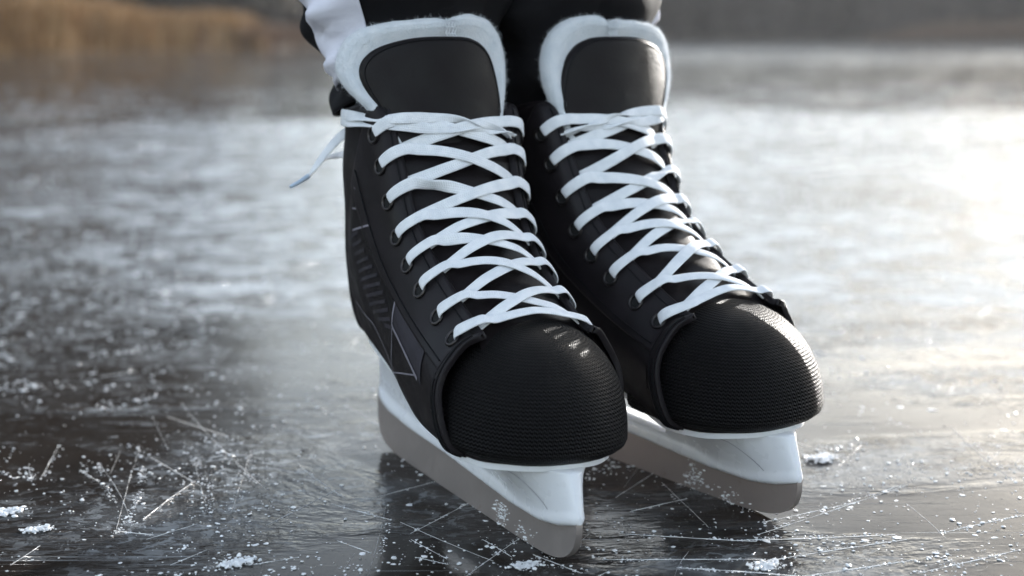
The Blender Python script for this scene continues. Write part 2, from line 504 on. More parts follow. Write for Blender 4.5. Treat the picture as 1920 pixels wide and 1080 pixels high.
def strip_on(mb, bvh, pts, width, sg, lift=0.0006, taper=False):
    """printed / stitched line lying on the boot's outer side, given as (x, z)"""
    pts = np.asarray(pts, float)
    L = np.concatenate([[0], np.cumsum(np.linalg.norm(np.diff(pts, axis=0), axis=1))])
    s = np.linspace(0, L[-1], max(3, int(L[-1] / 0.003)))
    q = np.stack([np.interp(s, L, pts[:, 0]), np.interp(s, L, pts[:, 1])], 1)
    d = unit(np.gradient(q, axis=0)); nrm = np.stack([-d[:, 1], d[:, 0]], 1)
    rows = []
    for k in range(len(q)):
        row = []
        for e in (-0.5, 0, 0.5):
            x, z = q[k] + nrm[k] * width * e
            hit, n, i, dist = bvh.ray_cast(Vector((x, sg * 0.2, z)), Vector((0, -sg, 0)))
            if hit is None: row = None; break
            if n.y * sg < 0: n = -n
            row.append(tuple(hit + n * lift))
        if row: rows.append(row)
    if len(rows) > 1: mb.grid(np.array(rows))

def fill_on(mb, bvh, left, right, sg, lift, n=10):
    """a printed panel between two (x, z) edges"""
    left, right = np.asarray(left, float), np.asarray(right, float)
    rows = []
    for k in np.linspace(0, len(left) - 1, 24):
        a = np.array([np.interp(k, range(len(left)), left[:, i]) for i in (0, 1)])
        b = np.array([np.interp(k, range(len(right)), right[:, i]) for i in (0, 1)])
        row = []
        for u in np.linspace(0, 1, n):
            x, z = a + (b - a) * u
            hit, nn, i, dist = bvh.ray_cast(Vector((x, sg * 0.2, z)), Vector((0, -sg, 0)))
            if hit is None: row = None; break
            if nn.y * sg < 0: nn = -nn
            row.append(tuple(hit + nn * lift))
        if row: rows.append(row)
    if len(rows) > 1: mb.grid(np.array(rows))

def torus(mb, c, n, R_, r_, a=20, b=8):
    n = Vector(n).normalized(); u = n.orthogonal().normalized(); v = n.cross(u)
    A = np.linspace(0, 2 * math.pi, a, endpoint=False); Bq = np.linspace(0, 2 * math.pi, b, endpoint=False)
    u, v, n, c = map(np.array, (u, v, n, c))
    G = np.array([[c + (u * math.cos(p) + v * math.sin(p)) * (R_ + r_ * math.cos(q)) + n * r_ * math.sin(q) for q in Bq] for p in A])
    mb.grid(G, closed_u=True, closed_v=True)

def arch(P, side):
    """the inner side of the sole is hollowed upwards under the arch"""
    P = np.array(P, float)
    m = smooth01((-P[..., 1] * side + 0.010) / 0.040)
    A = np.interp(P[..., 0], [-.09, -.04, .0, .022, .045, .072], [0, .006, .0125, .0125, .006, 0])
    P[..., 2] += A * m * smooth01((0.088 - P[..., 2]) / 0.026)
    return P

def build_skate(side, label, loose_end):
    """side: which local y sign is the outer (lateral) side"""
    root = bpy.data.objects.new("ice_skate", None); C.objects.link(root)
    root.empty_display_size = 0.05
    tag(root, label, "ice skate", "pair of black ice hockey skates")
    # ---- boot
    tt = np.linspace(0.42, NST - 1.42, 160); hh = np.linspace(0, 5, 41)
    TT, HH = np.meshgrid(tt, hh, indexing="ij")
    P = boot_pt(TT, HH)
    wr = 0.0005 * np.sin(HH * 5 + TT * 3.1) * np.sin(TT * 2.3 + 1) * np.clip(HH - 1, 0, 1)
    P = P + boot_n(TT, HH) * wr[..., None]
    P = arch(P, side)
    mb = MB(); mb.grid(P)
    boot = mb.build("boot", M["leather"], root)
    dg_verts = [Vector(v) for v in P.reshape(-1, 3)]
    nv = P.shape[1]
    bvh = BVHTree.FromPolygons(dg_verts, [(i * nv + j, (i + 1) * nv + j, (i + 1) * nv + j + 1, i * nv + j + 1)
                                          for i in range(P.shape[0] - 1) for j in range(nv - 1)])
    so = boot.modifiers.new("thick", 'SOLIDIFY'); so.thickness = 0.0028; so.offset = -1
    # outsole
    mb = MB(); plate(mb, sole_outline(1.0), -0.001, 0.006); mb.v = [arch(v, side) for v in mb.v]
    mb.build("outsole", M["leather"], root)
    # ---- eyestay and front strap, raised on both sides
    for sg in (side, -side):
        mb = MB()
        nT, nH = 72, 34
        def front(h): return np.interp(h, [0, 1, 2, 2.7, 3.2, 3.6, 4.0, 4.35, 4.65, 4.85, 5.0], [.02, .03, .06, .05, .0, -.14, -.22, -.22, -.10, .14, .45])
        rows = []
        for sN in np.linspace(0, 1, nT) ** 1.25:
            tc = 0.0 + sN * 5.0
            base = 3.25 + 0.10 * tc / 5
            hlow = 0.2 + (base - 0.2) * smooth01((tc - 0.62) / 0.16)
            hs = np.linspace(hlow, 5.0, nH)
            f0 = front(hs)
            ts = f0 + (5.05 - f0) * sN
            hs = np.where(ts > 4.55, np.minimum(hs, 5.0), hs)
            neg = np.minimum(ts, 0)
            tcl = np.clip(ts, 0.0, 16)
            p = boot_pt(tcl, hs); n = boot_n(np.maximum(tcl, 0.03), hs)
            p[:, 0] -= neg * 0.016; p[:, 1] += neg * 0.002 ; p[:, 2] -= neg * 0.001
            q = p + n * 0.0014
            rows.append(np.vstack([(p - n * 0.0006)[:1], q, (p - n * 0.0024)[-1:]]))
        G = np.array(rows)
        def shift(row, d):
            nn = unit(np.cross(np.gradient(row, axis=0), np.array([1.0, 0, 0])))
            return row
        i0 = G[1] - G[0]; i1 = G[-1] - G[-2]
        nrm0 = unit(np.cross(np.gradient(G[0], axis=0), i0)); 
        if nrm0[nH // 2, 1] < 0: nrm0 = -nrm0
        nrm1 = unit(np.cross(np.gradient(G[-1], axis=0), i1))
        if nrm1[nH // 2, 1] < 0: nrm1 = -nrm1
        e0 = -unit(i0) * 0.0006; e1 = unit(i1) * 0.0006
        G = np.concatenate([(G[0] - nrm0 * 0.0036)[None], (G[0] + e0 - nrm0 * 0.0008)[None], G, (G[-1] + e1 - nrm1 * 0.0008)[None], (G[-1] - nrm1 * 0.0036)[None]])
        G[..., 1] *= sg
        G = arch(G, side)
        mb.grid(G)
        es = mb.build("eyestay", M["eyestay"], boot)
        # stitching on it
        mb = MB()
        def seam(ts2, hs2, r=0.00042):
            p = boot_pt(np.maximum(ts2, 0), hs2); n = boot_n(np.maximum(ts2, 0.03), hs2)
            p[:, 0] -= np.minimum(ts2, 0) * 0.016
            p = p + n * 0.0018
            p[:, 1] *= sg
            tube(mb, p, r, 5)
        u_ = np.linspace(0, 1, 110)
        ts2 = 0.85 + u_ * 4.0; seam(ts2, 3.25 + 0.10 * ts2 / 5 + 0.17)
        ts2 = 0.62 + u_ * 4.2; seam(ts2, 4.70 + 0 * u_)
        hs2 = 0.35 + u_ * 3.0; seam(front(hs2) + 0.12, hs2)
        hs2 = 0.35 + u_ * 2.7; seam(0.52 + 0.03 * u_, hs2)
        # pointed patch on the strap
        hs2 = 0.5 + u_ * 2.2; seam(0.22 + 0.09 * u_, hs2); seam(0.42 - 0.11 * u_, hs2)
        hs2 = 3.2 + u_ * 1.3; seam(front(hs2) + 0.13, hs2)
        mb.build("seam", M["seam"], boot)
    # ---- printed graphics on the outer side
    if True:
        g = GRAPHICS
        mb = MB(); fill_on(mb, bvh, g["gloss_l"], g["gloss_r"], side, 0.0003)
        mb.build("side_panel", M["gloss"], boot)
        mb = MB(); fill_on(mb, bvh, g["grey_l"], g["grey_r"], side, 0.0006)
        mb.build("side_panel", M["greypanel"], boot)
        mb = MB()
        for a, b in zip(g["vent_l"], g["vent_r"]): strip_on(mb, bvh, [a, b], 0.0023, side, 0.0004)
        mb.build("vent_bars", M["greypanel"], boot)
        for ln, wd in g["lines"]:
            mb = MB(); strip_on(mb, bvh, ln, wd * 1.35, side, 0.0011)
            if mb.v: mb.build("printed_line", M["greyline"], boot)
    # ---- toe cap
    mb = MB()
    a_, b_, c_, e = 0.0600, 0.0500, 0.0595, 0.83
    xc, zc = 0.0745, 0.0620
    psi = np.concatenate([[-0.36, -0.24, -0.12], np.linspace(0, math.pi / 2, 34)])
    phi = np.linspace(-math.pi / 2, math.pi / 2, 61)
    def toe(ph, ps, xs=None):
        cps, sps = abs(math.cos(ps)) ** e, (max(math.sin(ps), 0)) ** 0.88
        if ps < 0: cps = 1 - 0.17 * (ps / 0.36) ** 2; zz = zc + ps / 0.36 * 0.0080
        else: zz = zc + c_ * sps
        cf, sf = abs(math.cos(ph)) ** 0.86, np.sign(math.sin(ph)) * abs(math.sin(ph)) ** 0.86
        x = xc + a_ * cps * cf
        y = b_ * cps * sf
        zz -= 0.012 * (max(x - xc, 0) / a_) ** 2 * max(0, sps) * 0.6
        return np.array([x, y, zz])
    G = np.array([[toe(ph, ps) for ps in psi] for ph in phi])
    # outer toes are lower than the big toe
    low = np.clip(G[..., 1] * side / b_, -1, 1)
    G[..., 2] -= 0.004 * np.clip(low, 0, 1) * np.clip((G[..., 2] - zc) / c_, 0, 1)
    uv = np.empty(G.shape[:2] + (2,))
    for i in range(G.shape[0]):
        L = np.concatenate([[0], np.cumsum(np.linalg.norm(np.diff(G[i], axis=0), axis=1))])
        uv[i, :, 1] = L
        uv[i, :, 0] = phi[i] * 0.056
    mb.grid(G, uv)
    # back part running under the quarters
    for sgn, row in ((-1, G[0]), (1, G[-1])):
        k = np.linspace(0, 1, 8)
        Q = np.array([[(p[0] - 0.030 * s, p[1] * (1 - 0.05 * s), p[2] - 0.006 * s * max(0, (p[2] - zc) / c_)) for p in row] for s in k])
        u2 = np.empty(Q.shape[:2] + (2,)); u2[..., 1] = uv[0 if sgn < 0 else -1][None, :, 1]; u2[..., 0] = sgn * (math.pi / 2 * 0.056 + 0.03 * k[:, None])
        mb.grid(Q, u2)
    mb.build("toe_cap", M["toe"], root)
    # ---- tongue
    mb = MB()
    kk = np.linspace(-0.6, 7.6, 60); ff = np.linspace(-1.04, 1.04, 25)
    K, Fq = np.meshgrid(kk, ff, indexing="ij")
    Kc = np.clip(K, 0, 8)
    P = throat_pt(Kc, Fq, -0.0032 - 0.007 * smooth01((K - 6.2) / 1.4))
    dirn = edge_pt(np.full(K.shape, 0.5), 1) - edge_pt(np.full(K.shape, 0.0), 1)
    P += np.where((K < 0)[..., None], unit(dirn) * (K * 0.018)[..., None], 0)
    P[..., 2] -= np.where(K < 0, -K * 0.006, 0)
    P += 0.0008 * (np.sin(K * 6.1 + Fq * 2) * np.sin(Fq * 5 + K))[..., None] * throat_n(Kc)
    mb.grid(P)
    off = 0.008 * side
    def tong(y, z, d):
        xcen = np.interp(z, [.18, .20, .225, .25, .29], [-.015, -.0195, -.0260, -.030, -.035])
        return np.array([xcen - (8.5 if side < 0 else 6.5) * (y - off * 0.5) ** 2 + d, y, z])
    def outline(pts):
        P = np.array(pts); P[:, 0] = np.where(P[:, 0] > 0, P[:, 0] * (1.16 if side > 0 else 1.0), P[:, 0]); P = np.vstack([P, P[:1]])
        L = np.concatenate([[0], np.cumsum(np.linalg.norm(np.diff(P, axis=0), axis=1))])
        Q = np.vstack([P[-3:-1], P, P[1:3]])
        s_ = np.interp(np.linspace(0, L[-1], 145)[:-1], L, np.arange(len(P)))
        q = crom(Q, s_ + 2)
        for _ in range(16): q = 0.5 * q + 0.25 * (np.roll(q, 1, 0) + np.roll(q, -1, 0))
        return q * (side, 1)
    oA = outline([(.041, .222), (.052, .243), (.0525, .2525), (.045, .2620), (.025, .2690), (.003, .2705), (-.0125, .2700), (-.0250, .2625), (-.0315, .247), (-.0345, .228), (-.030, .205), (.005, .198), (.034, .205)])
    oB = outline([(.044, .222), (.0615, .243), (.0620, .257), (.057, .2690), (.043, .2765), (.018, .2805), (.003, .2815), (-.008, .2845), (-.0235, .2825), (-.0350, .2740), (-.0405, .259), (-.0405, .243), (-.0365, .226), (-.030, .203), (.005, .196), (.034, .203)])
    cen = np.array([off, 0.234])
    def slab(o, rr, dd):
        return np.array([[tong(*(cen + (o[i] - cen) * r), d) for r, d in zip(rr, dd)] for i in range(len(o))])
    mb.grid(slab(oA, [0.0, .2, .4, .6, .8, .93, .975, 1.0, 1.0, .97], [.0022, .0022, .0022, .0022, .0021, .0019, .0015, .0, -.003, -.004]), closed_u=True)
    tongue = mb.build("tongue", M["tongue"], root)
    mb = MB()
    oS = cen + (oA - cen) * 0.955
    tube(mb, np.array([tong(p[0], p[1], 0.0022) for p in oS if p[1] > 0.225]), 0.00028, 5)
    mb.build("seam", M["seam"], tongue)
    mb = MB()
    G = slab(oB, [.6, .72, .80, .87, .93, .97, .995, 1.0, .99, .96, .9, .6], [-.004, -.003, -.0008, .0012, .0022, .0018, -.0004, -.0035, -.006, -.0075, -.0085, -.0085])
    # soft dents and the stitched notch at the top middle
    for i in range(G.shape[0]):
        p = oB[i]
        dn = math.exp(-((p[0] - off * 0.4) / 0.0035) ** 2) if p[1] > 0.26 else 0
        G[i, :, 2] -= 0.0022 * dn * np.linspace(0, 1, G.shape[1]).clip(0, .6) / .6
        G[i, :, 0] -= 0.0012 * dn
    nz = 0.00025 * np.sin(np.arange(G.shape[0])[:, None] * 0.9) * np.sin(np.arange(G.shape[1])[None] * 1.3)
    G[..., 0] += nz; G[..., 2] += nz
    mb.grid(G, closed_u=True)
    # loose fibres on the felt
    for _ in range(3600):
        i = rng.integers(0, G.shape[0]); j = rng.integers(3, 9)
        a = G[i, j] + (G[(i + 1) % G.shape[0], j] - G[i, j]) * rng.random()
        if a[2] < 0.228: continue
        outw = unit(np.array([0.005 * rng.normal(), oB[i, 0] - cen[0], oB[i, 1] - cen[1]]) + rng.normal(size=3) * 0.02)
        if j < 6: outw = unit(outw * 0.6 + np.array([0.8, 0, 0.1]) + rng.normal(size=3) * 0.3)
        ln = rng.uniform(0.0010, 0.0028); sdv = unit(np.cross(outw, rng.normal(size=3))) * 0.00008
        tip = a + outw * ln + rng.normal(size=3) * 0.0005
        mb.add([a - sdv, a + sdv, tip], [(0, 1, 2)])
    felt = mb.build("felt_lining", M["felt"], tongue)
    # little stitch box on the seam
    mb = MB()
    for dy in (-.0028, -0.001, .001, .0028):
        p = np.array([tong(off * 0.4 + dy + 0.0006 * math.sin(z * 4000), z, 0.0028) for z in np.linspace(0.2705, 0.281, 10)])
        tube(mb, p, 0.00035, 5)
    for z in (0.272, 0.276, 0.280):
        p = np.array([tong(off * 0.4 + dy, z, 0.0029) for dy in np.linspace(-.0028, .0028, 6)])
        tube(mb, p, 0.00035, 5)
    mb.build("stitching", M["felt"], tongue)
    # ---- eyelets
    for sg in (1, -1):
        for k in range(8):
            p = boot_pt(np.array([1 + k / 2.0]), np.array([4.05]))[0]; n = boot_n(np.array([1 + k / 2.0]), np.array([4.05]))[0]
            p = p * (1, sg, 1); n = n * (1, sg, 1)
            mb = MB(); torus(mb, p + n * 0.0019, n, 0.0042, 0.0010)
            ey = mb.build("eyelet", M["eyelet"], boot)
            mb = MB()
            u = Vector(n).orthogonal().normalized(); v = Vector(n).cross(u)
            ring = [p + n * 0.0018 + np.array(u) * 0.0041 * math.cos(a) + np.array(v) * 0.0041 * math.sin(a) for a in np.linspace(0, 2 * math.pi, 16, endpoint=False)]
            mb.add(ring, [tuple(range(16))])  # flat black disc standing in for the darkness inside the eyelet
            ho = mb.build("hole_shade", M["hole_shade"], None); 
            # joined in the eyelet's own mesh
            me = ey.data; me.materials.append(M["hole_shade"])
            bm = bmesh.new(); bm.from_mesh(me); nf = len(bm.faces); bm.from_mesh(ho.data)
            bm.faces.ensure_lookup_table()
            for f in bm.faces[nf:]: f.material_index = 1
            bm.to_mesh(me); bm.free(); bpy.data.objects.remove(ho)
    # ---- lace
    mb = MB()
    W, TH = 0.0069, 0.0013
    def lace_seg(k, sg, k_end, over, twist=0.0, end_under=True):
        """from eyelet k on side sg over the edge and across to the other edge at k_end"""
        e = boot_pt(np.array([1 + k / 2.0]), np.array([4.05]))[0] * (1, sg, 1); ne = boot_n(np.array([1 + k / 2.0]), np.array([4.05]))[0] * (1, sg, 1)
        m_ = boot_pt(np.array([1 + k / 2.0]), np.array([4.55]))[0] * (1, sg, 1); nm = boot_n(np.array([1 + k / 2.0]), np.array([4.55]))[0] * (1, sg, 1)
        e = e + (m_ - e) * 0.16
        pts = [e - ne * 0.001, e + ne * 0.0036 + (m_ - e) * 0.25, m_ + nm * 0.0046]
        nr = [ne * 0.55 + (e - m_) * 60, ne, nm]
        F = [-0.97, -0.75, -0.5, -0.25, 0.0, 0.25, 0.5, 0.75, 0.90]
        jit = rng.normal() * 0.05
        for f in F:
            u = (f + 0.97) / 1.94
            kk_ = k + (k_end - k) * smooth01(u) * 0.6 + (k_end - k) * u * 0.4 + jit * math.sin(u * math.pi)
            lift = 0.0022 + (0.0017 if over else -0.0002) * math.exp(-((f) / 0.42) ** 2)
            if end_under and f > 0.6: lift -= 0.0035 * (f - 0.6) / 0.3
            if f < -0.8: lift += 0.0025
            p = throat_pt(np.array(kk_), np.array(f * -sg), lift)
            n = throat_n(np.array(kk_)) + np.array([0, -f * sg * -0.0, 0])
            n = unit(n + np.array([0, f * -sg * 0.45, 0]))
            pts.append(p); nr.append(n)
        if end_under:
            p = throat_pt(np.array(k_end), np.array(1.02 * -sg), -0.0035); pts.append(p); nr.append(nr[-1])
        else:
            e2 = boot_pt(np.array([1 + k_end / 2.0]), np.array([4.05]))[0] * (1, -sg, 1); n2 = boot_n(np.array([1 + k_end / 2.0]), np.array([4.05]))[0] * (1, -sg, 1)
            m2 = boot_pt(np.array([1 + k_end / 2.0]), np.array([4.55]))[0] * (1, -sg, 1); nm2 = boot_n(np.array([1 + k_end / 2.0]), np.array([4.55]))[0] * (1, -sg, 1)
            pts += [m2 + nm2 * 0.0044, e2 + n2 * 0.0034 + (m2 - e2) * 0.22, e2 - n2 * 0.001]; nr += [nm2, n2, n2 * 0.55 + (e2 - m2) * 60]
        pts, nr = np.array(pts), unit(np.array(nr))
        tpar = np.linspace(0, len(pts) - 1, (len(pts) - 1) * 6 + 1)
        P = crom(pts, tpar); Nn = unit(crom(nr, tpar))
        u = tpar / tpar[-1]
        if twist:
            T = unit(np.gradient(P, axis=0)); B = np.cross(T, Nn)
            a = twist * np.exp(-((u - 0.36) / 0.10) ** 2)
            Nn = Nn * np.cos(a)[:, None] + B * np.sin(a)[:, None]
        width = W * (1 - 0.22 * np.exp(-(u / 0.06) ** 2)) * (1 + 0.06 * np.sin(u * 9 + k))
        ribbon(mb, P, Nn, width, TH)
    lace_seg(0, side, 0, True, end_under=False)
    for k in range(1, 8):
        lace_seg(k, side, k - 1 + 0.15, k % 2 == 0, twist=1.1 if k in (5,) else (0.5 if k == 3 else 0.0))
        lace_seg(k, -side, k - 1 + 0.15, k % 2 == 1, twist=0.0)
    # top turn round the ankle with a twisted pair of strands in front
    def around(zoff, tw, phase, sp, y0, y1):
        pts, nr = [], []
        for t, h in ((9.2, 4.8), (8.0, 4.8), (7.2, 4.75), (6.6, 4.7), (5.9, 4.62), (5.3, 4.5), (4.85, 4.62)):
            p = boot_pt(np.array([t]), np.array([h]))[0] * (1, side, 1); n = boot_n(np.array([t]), np.array([h]))[0] * (1, side, 1)
            p = p + n * (0.0056 if t < 5.6 else 0.0022); p[2] = 0.2225 + zoff
            pts.append(p); nr.append(n)
        for f in (-0.95, -0.7, -0.4, -0.1, 0.2, 0.5, 0.8, 1.0, 1.08):
            kk_ = 7.0 - 0.35 * (f + 1) / 2 + sp * math.sin((f + 1) * 2.2 + phase) + zoff * 55
            p = throat_pt(np.array(kk_), np.array(f * -side * -1 * -1), 0.0034 + 0.0009 * math.cos((f + 1) * 4.5 + phase) - (0.004 if f > 0.95 else 0) + (0.0038 if f < -0.9 else (0.0014 if f < -0.6 else 0)))
            pts.append(p); nr.append(unit(throat_n(np.array(kk_)) + np.array([0, f * -side * 0.5, 0])))
        pts, nr = np.array(pts), np.array(nr)
        tpar = np.linspace(0, len(pts) - 1, (len(pts) - 1) * 8 + 1)
        P = crom(pts, tpar); Nn = unit(crom(nr, tpar)); u = tpar / tpar[-1]
        T = unit(np.gradient(P, axis=0)); B = np.cross(T, Nn)
        a = tw * smooth01((u - 0.58) / 0.35)
        Nn = Nn * np.cos(a)[:, None] + B * np.sin(a)[:, None]
        ribbon(mb, P, Nn, W * 0.98 * (1 - 0.25 * smooth01((u - 0.5) / 0.2)), TH)
    around(0.000, 5.5, 0.0, 0.10, -1, 1)
    around(-0.0035, -5.0, math.pi, 0.12, -1, 1)
    if loose_end:
        for pts, wd in (LOOSE[0], LOOSE[1]):
            pts = np.array(pts); tpar = np.linspace(0, len(pts) - 1, (len(pts) - 1) * 8 + 1)
            P = crom(pts, tpar); P[:, 1] *= side * -1
            n0 = np.tile(np.array([0.85, -0.45 * -side, 0.25]), (len(P), 1))
            a = np.linspace(0, 1.2, len(P)); T = unit(np.gradient(P, axis=0)); Bq = np.cross(T, n0)
            ribbon(mb, P, n0 * np.cos(a)[:, None] + Bq * np.sin(a)[:, None], np.interp(np.linspace(0, 1, len(P)), [0, .2, .75, 1], [wd, wd, wd, wd * .35]), TH)
    lace = mb.build("lace", M["lace"], root)
    if loose_end:
        mb = MB(); q = np.array(LOOSE[2]); q[:, 1] *= side * -1
        tube(mb, crom(q, np.linspace(0, len(q) - 1, 12)), np.linspace(0.0017, 0.0011, 12), 10)
        mb.build("aglet", M["aglet"], lace)
    # ---- holder
    mb = MB()
    plate(mb, sole_outline(0.975), -0.0048, -0.0008); mb.v = [arch(v, side) for v in mb.v]
    def zb_at(x): return np.interp(x, [-.1415, -.11, -.08, -.02, .03, .07, .105, .125, .1385], [.0335, .0275, .0250, .0235, .0208, .0188, .0195, .0225, .0262])
    def hold_section(x, zb, zt, bead, wt, flare, n=26):
        """closed ring in the yz plane: a rounded rail below, the pedestal flaring up to the sole"""
        f = np.linspace(0, 1, n); zz = zb + (zt - zb) * f
        zr = 0.0105                                        # rail height
        u = np.clip((zz - zb) / zr, 0, 1)
        rail = bead * np.power(np.clip(1 - np.abs(2 * u - 0.9).clip(0, 1) ** 3.5, 0.0, 1), 0.5) * (1 - 0.12 * u)
        rail = np.where(zz - zb < 0.0002, bead * 0.62, rail)
        g = np.clip((zz - zb - zr * 0.55) / max(zt - zb - zr * 0.55, 1e-5), 0, 1)
        lowp = 0.0048 + 0.0030 * float(smooth01((x - 0.05) / 0.04))
        ped = (lowp + (max(wt, lowp) - lowp) * g ** flare)
        wv = np.maximum(rail * (u < 1), np.where(zz - zb > zr * 0.5, ped, 0)) if wt > 0 else rail
        if wt <= 0: wv = np.maximum(rail, 0.0012)
        xf = np.interp(zz, [.018, .024, .029, .036, .045, .0520], [.1375, .1390, .1394, .1375, .1345, .1320])
        xr = np.interp(zz, [.024, .034, .045, .060, .080], [-.1405, -.1418, -.1400, -.1350, -.1240])
        k = np.clip((x - 0.100) / (xf - 0.100), 0, 1); kr = np.clip((-0.105 - x) / (-0.105 - xr), 0, 1)
        wv = wv * np.sqrt(np.clip(1 - k ** 2.6, 0, 1)) * np.sqrt(np.clip(1 - kr ** 2.4, 0, 1)) + 0.0003
        return np.concatenate([np.stack([np.full(n, x), wv, zz], 1), np.stack([np.full(n, x), -wv, zz], 1)[::-1]])
    xs = np.concatenate([np.linspace(-.1415, -.05, 44), np.linspace(-.048, .03, 24), np.linspace(.032, .120, 40), np.linspace(.1215, .1392, 26)])
    rows = []
    for x in xs:
        zb = float(zb_at(x))
        under = sole_z(np.clip(x, -.122, .128)) - 0.0035
        front = smooth01((x - 0.026) / 0.030); rear = smooth01((-0.058 - x) / 0.026)
        ped = max(front, rear)
        rail = zb + 0.0105
        zt = rail + (under - rail) * ped
        ws = np.interp(x, [-.122, -.10, -.06, .03, .06, .09, .11, .125, .1392], [.016, .021, .024, .026, .029, .027, .0205, .0125, .009])
        wt = 0.0060 + (ws - 0.0060) * ped
        bead = np.interp(x, [-.1415, -.08, .06, .11, .1392], [.0072, .0072, .0074, .0085, .0090])
        if x > 0.118:
            zt = min(zt, np.interp(x, [.118, .130, .132, .1345, .1375, .1392], [.052, .0518, .0515, .0448, .0358, .0305]))
        if x < -0.118:
            zt = min(zt, np.interp(x, [-.1415, -.139, -.134, -.126, -.118], [.043, .050, .062, .074, .081]))
            wt = min(wt, np.interp(x, [-.1415, -.135, -.118], [.008, .012, .017]))
        rows.append(hold_section(x, zb, zt, bead, wt, 1.5 if ped > 0 else 1.0))
    G = np.array(rows)
    mb.grid(G, closed_v=True)
    for k in (0, -1): mb.add(G[k], [tuple(range(G.shape[1]))])
    # upper rib under the arch of the sole
    xr = np.linspace(-.085, .062, 30)
    rib = np.array([[(x, yy + -side * 0.006, sole_z(x) - 0.0045 + zz - 0.0035 * math.sin(math.pi * (x + .085) / .147)) for yy, zz in
                     [(0.010 * math.cos(a) * 1.0, 0.0032 * math.sin(a)) for a in np.linspace(0, 2 * math.pi, 14, endpoint=False)]] for x in xr])
    mb.grid(rib, closed_v=True)
    holder = mb.build("blade_holder", M["plastic"], root)
    hb = BVHTree.FromObject(holder, bpy.context.evaluated_depsgraph_get())
    mb = MB()
    for sg in (1, -1): strip_on(mb, hb, MOULD, 0.0006, sg, 0.00015)
    mb.build("mould_line", M["mould"], holder)
    # ---- steel blade
    prof = [(-.1415, .034), (-.1428, .024), (-.1405, .0140), (-.1340, .0060), (-.120, .0018), (-.10, .0004), (-.05, 0.0), (.0, 0.0), (.06, .0001), (.095, .0006),
            (.114, .0022), (.1265, .0058), (.1345, .0115), (.1378, .0180), (.1386, .0240), (.1380, .0285)]
    low = crom(np.array(prof), np.linspace(0, len(prof) - 1, 90))
    th = 0.0019
    rowsA = []
    for x, z in low:
        zt = max(z + 0.0003, float(zb_at(x)) + 0.0035)
        ring = []
        for q in np.linspace(0, 1, 6): ring.append((x, th, z + (zt - z) * q))
        for q in np.linspace(1, 0, 6): ring.append((x, -th, z + (zt - z) * q))
        rowsA.append(ring)
    G = np.array(rowsA)
    mb = MB(); mb.grid(G, closed_v=True); mb.add(G[0], [tuple(range(12))]); mb.add(G[-1], [tuple(range(12))])
    bl = mb.build("blade", M["steel"], root, smooth=False)
    bv = bl.modifiers.new("edge", 'BEVEL'); bv.width = 0.0003; bv.segments = 2; bv.limit_method = 'ANGLE'
    pts_, sz_ = [], []
    for sg in (1, -1):
        for cx, cz, n_, sx_ in ((.052, .008, 110, .0045), (.082, .0030, 36, .007)):
            d = rng.normal(size=(n_, 2))
            pts_.append(np.column_stack([cx + d[:, 0] * sx_, np.full(n_, sg * 0.0019), np.abs(cz + d[:, 1] * .0035)])); sz_.append(0.0006 * np.exp(np.clip(rng.normal(size=n_) * .5, -1, 1)))
    V, F = crumbs(np.concatenate(pts_), np.concatenate(sz_))
    cs = fast_mesh("clinging_snow", V, F, M["snow"]); cs.parent = bl; cs["kind"] = "stuff"
    return root

# printed lines, loose lace end (skate frame, metres); cuts and lumps on the ice (world metres)
GRAPHICS = dict(gloss_l=[(-0.0587, 0.1571), (-0.0431, 0.1448), (-0.0244, 0.1317), (-0.0104, 0.1181), (-0.0005, 0.1071)],
 gloss_r=[(-0.0394, 0.1654), (-0.0276, 0.1529), (-0.0086, 0.1337), (-0.0023, 0.1269), (-0.0005, 0.1105)],
 grey_l=[(-0.0004, 0.127), (-0.0005, 0.1071), (0.0243, 0.0964), (0.0484, 0.0866)],
 grey_r=[(0.0009, 0.1269), (0.0239, 0.1167), (0.0463, 0.1073), (0.0536, 0.084)],
 vent_l=[(-0.0762, 0.1485), (-0.0716, 0.1441), (-0.068, 0.1392), (-0.0652, 0.1344), (-0.063, 0.1295), (-0.0604, 0.1247), (-0.0571, 0.1202), (-0.052, 0.1161), (-0.0478, 0.1117), (-0.0403, 0.1084), (-0.0289, 0.1062), (-0.0162, 0.1047)],
 vent_r=[(-0.0623, 0.1534), (-0.0556, 0.1492), (-0.0497, 0.1447), (-0.0433, 0.1406), (-0.0371, 0.1363), (-0.0301, 0.1323), (-0.0246, 0.128), (-0.0196, 0.1235), (-0.0153, 0.119), (-0.0104, 0.1149), (-0.0055, 0.1102), (-0.002, 0.1059)],
 lines=[([(-0.0004, 0.127), (-0.0005, 0.1071), (0.0243, 0.0964), (0.0484, 0.0866)], 0.0013), ([(-0.0002, 0.1061), (-0.0045, 0.0819)], 0.0007), ([(-0.0053, 0.0794), (0.0443, 0.0882)], 0.0007), ([(-0.0644, 0.1897), (-0.0469, 0.1773), (-0.0417, 0.1715)], 0.0006), ([(-0.0665, 0.1801), (-0.0469, 0.1731), (-0.0416, 0.1704)], 0.0006), ([(-0.0697, 0.1672), (-0.0393, 0.1692)], 0.0008), ([(-0.0692, 0.1539), (-0.0387, 0.1608)], 0.0009), ([(-0.088, 0.1086), (-0.043, 0.1016), (-0.0162, 0.0905), (0.0112, 0.0728), (0.027, 0.0666)], 0.0006)])
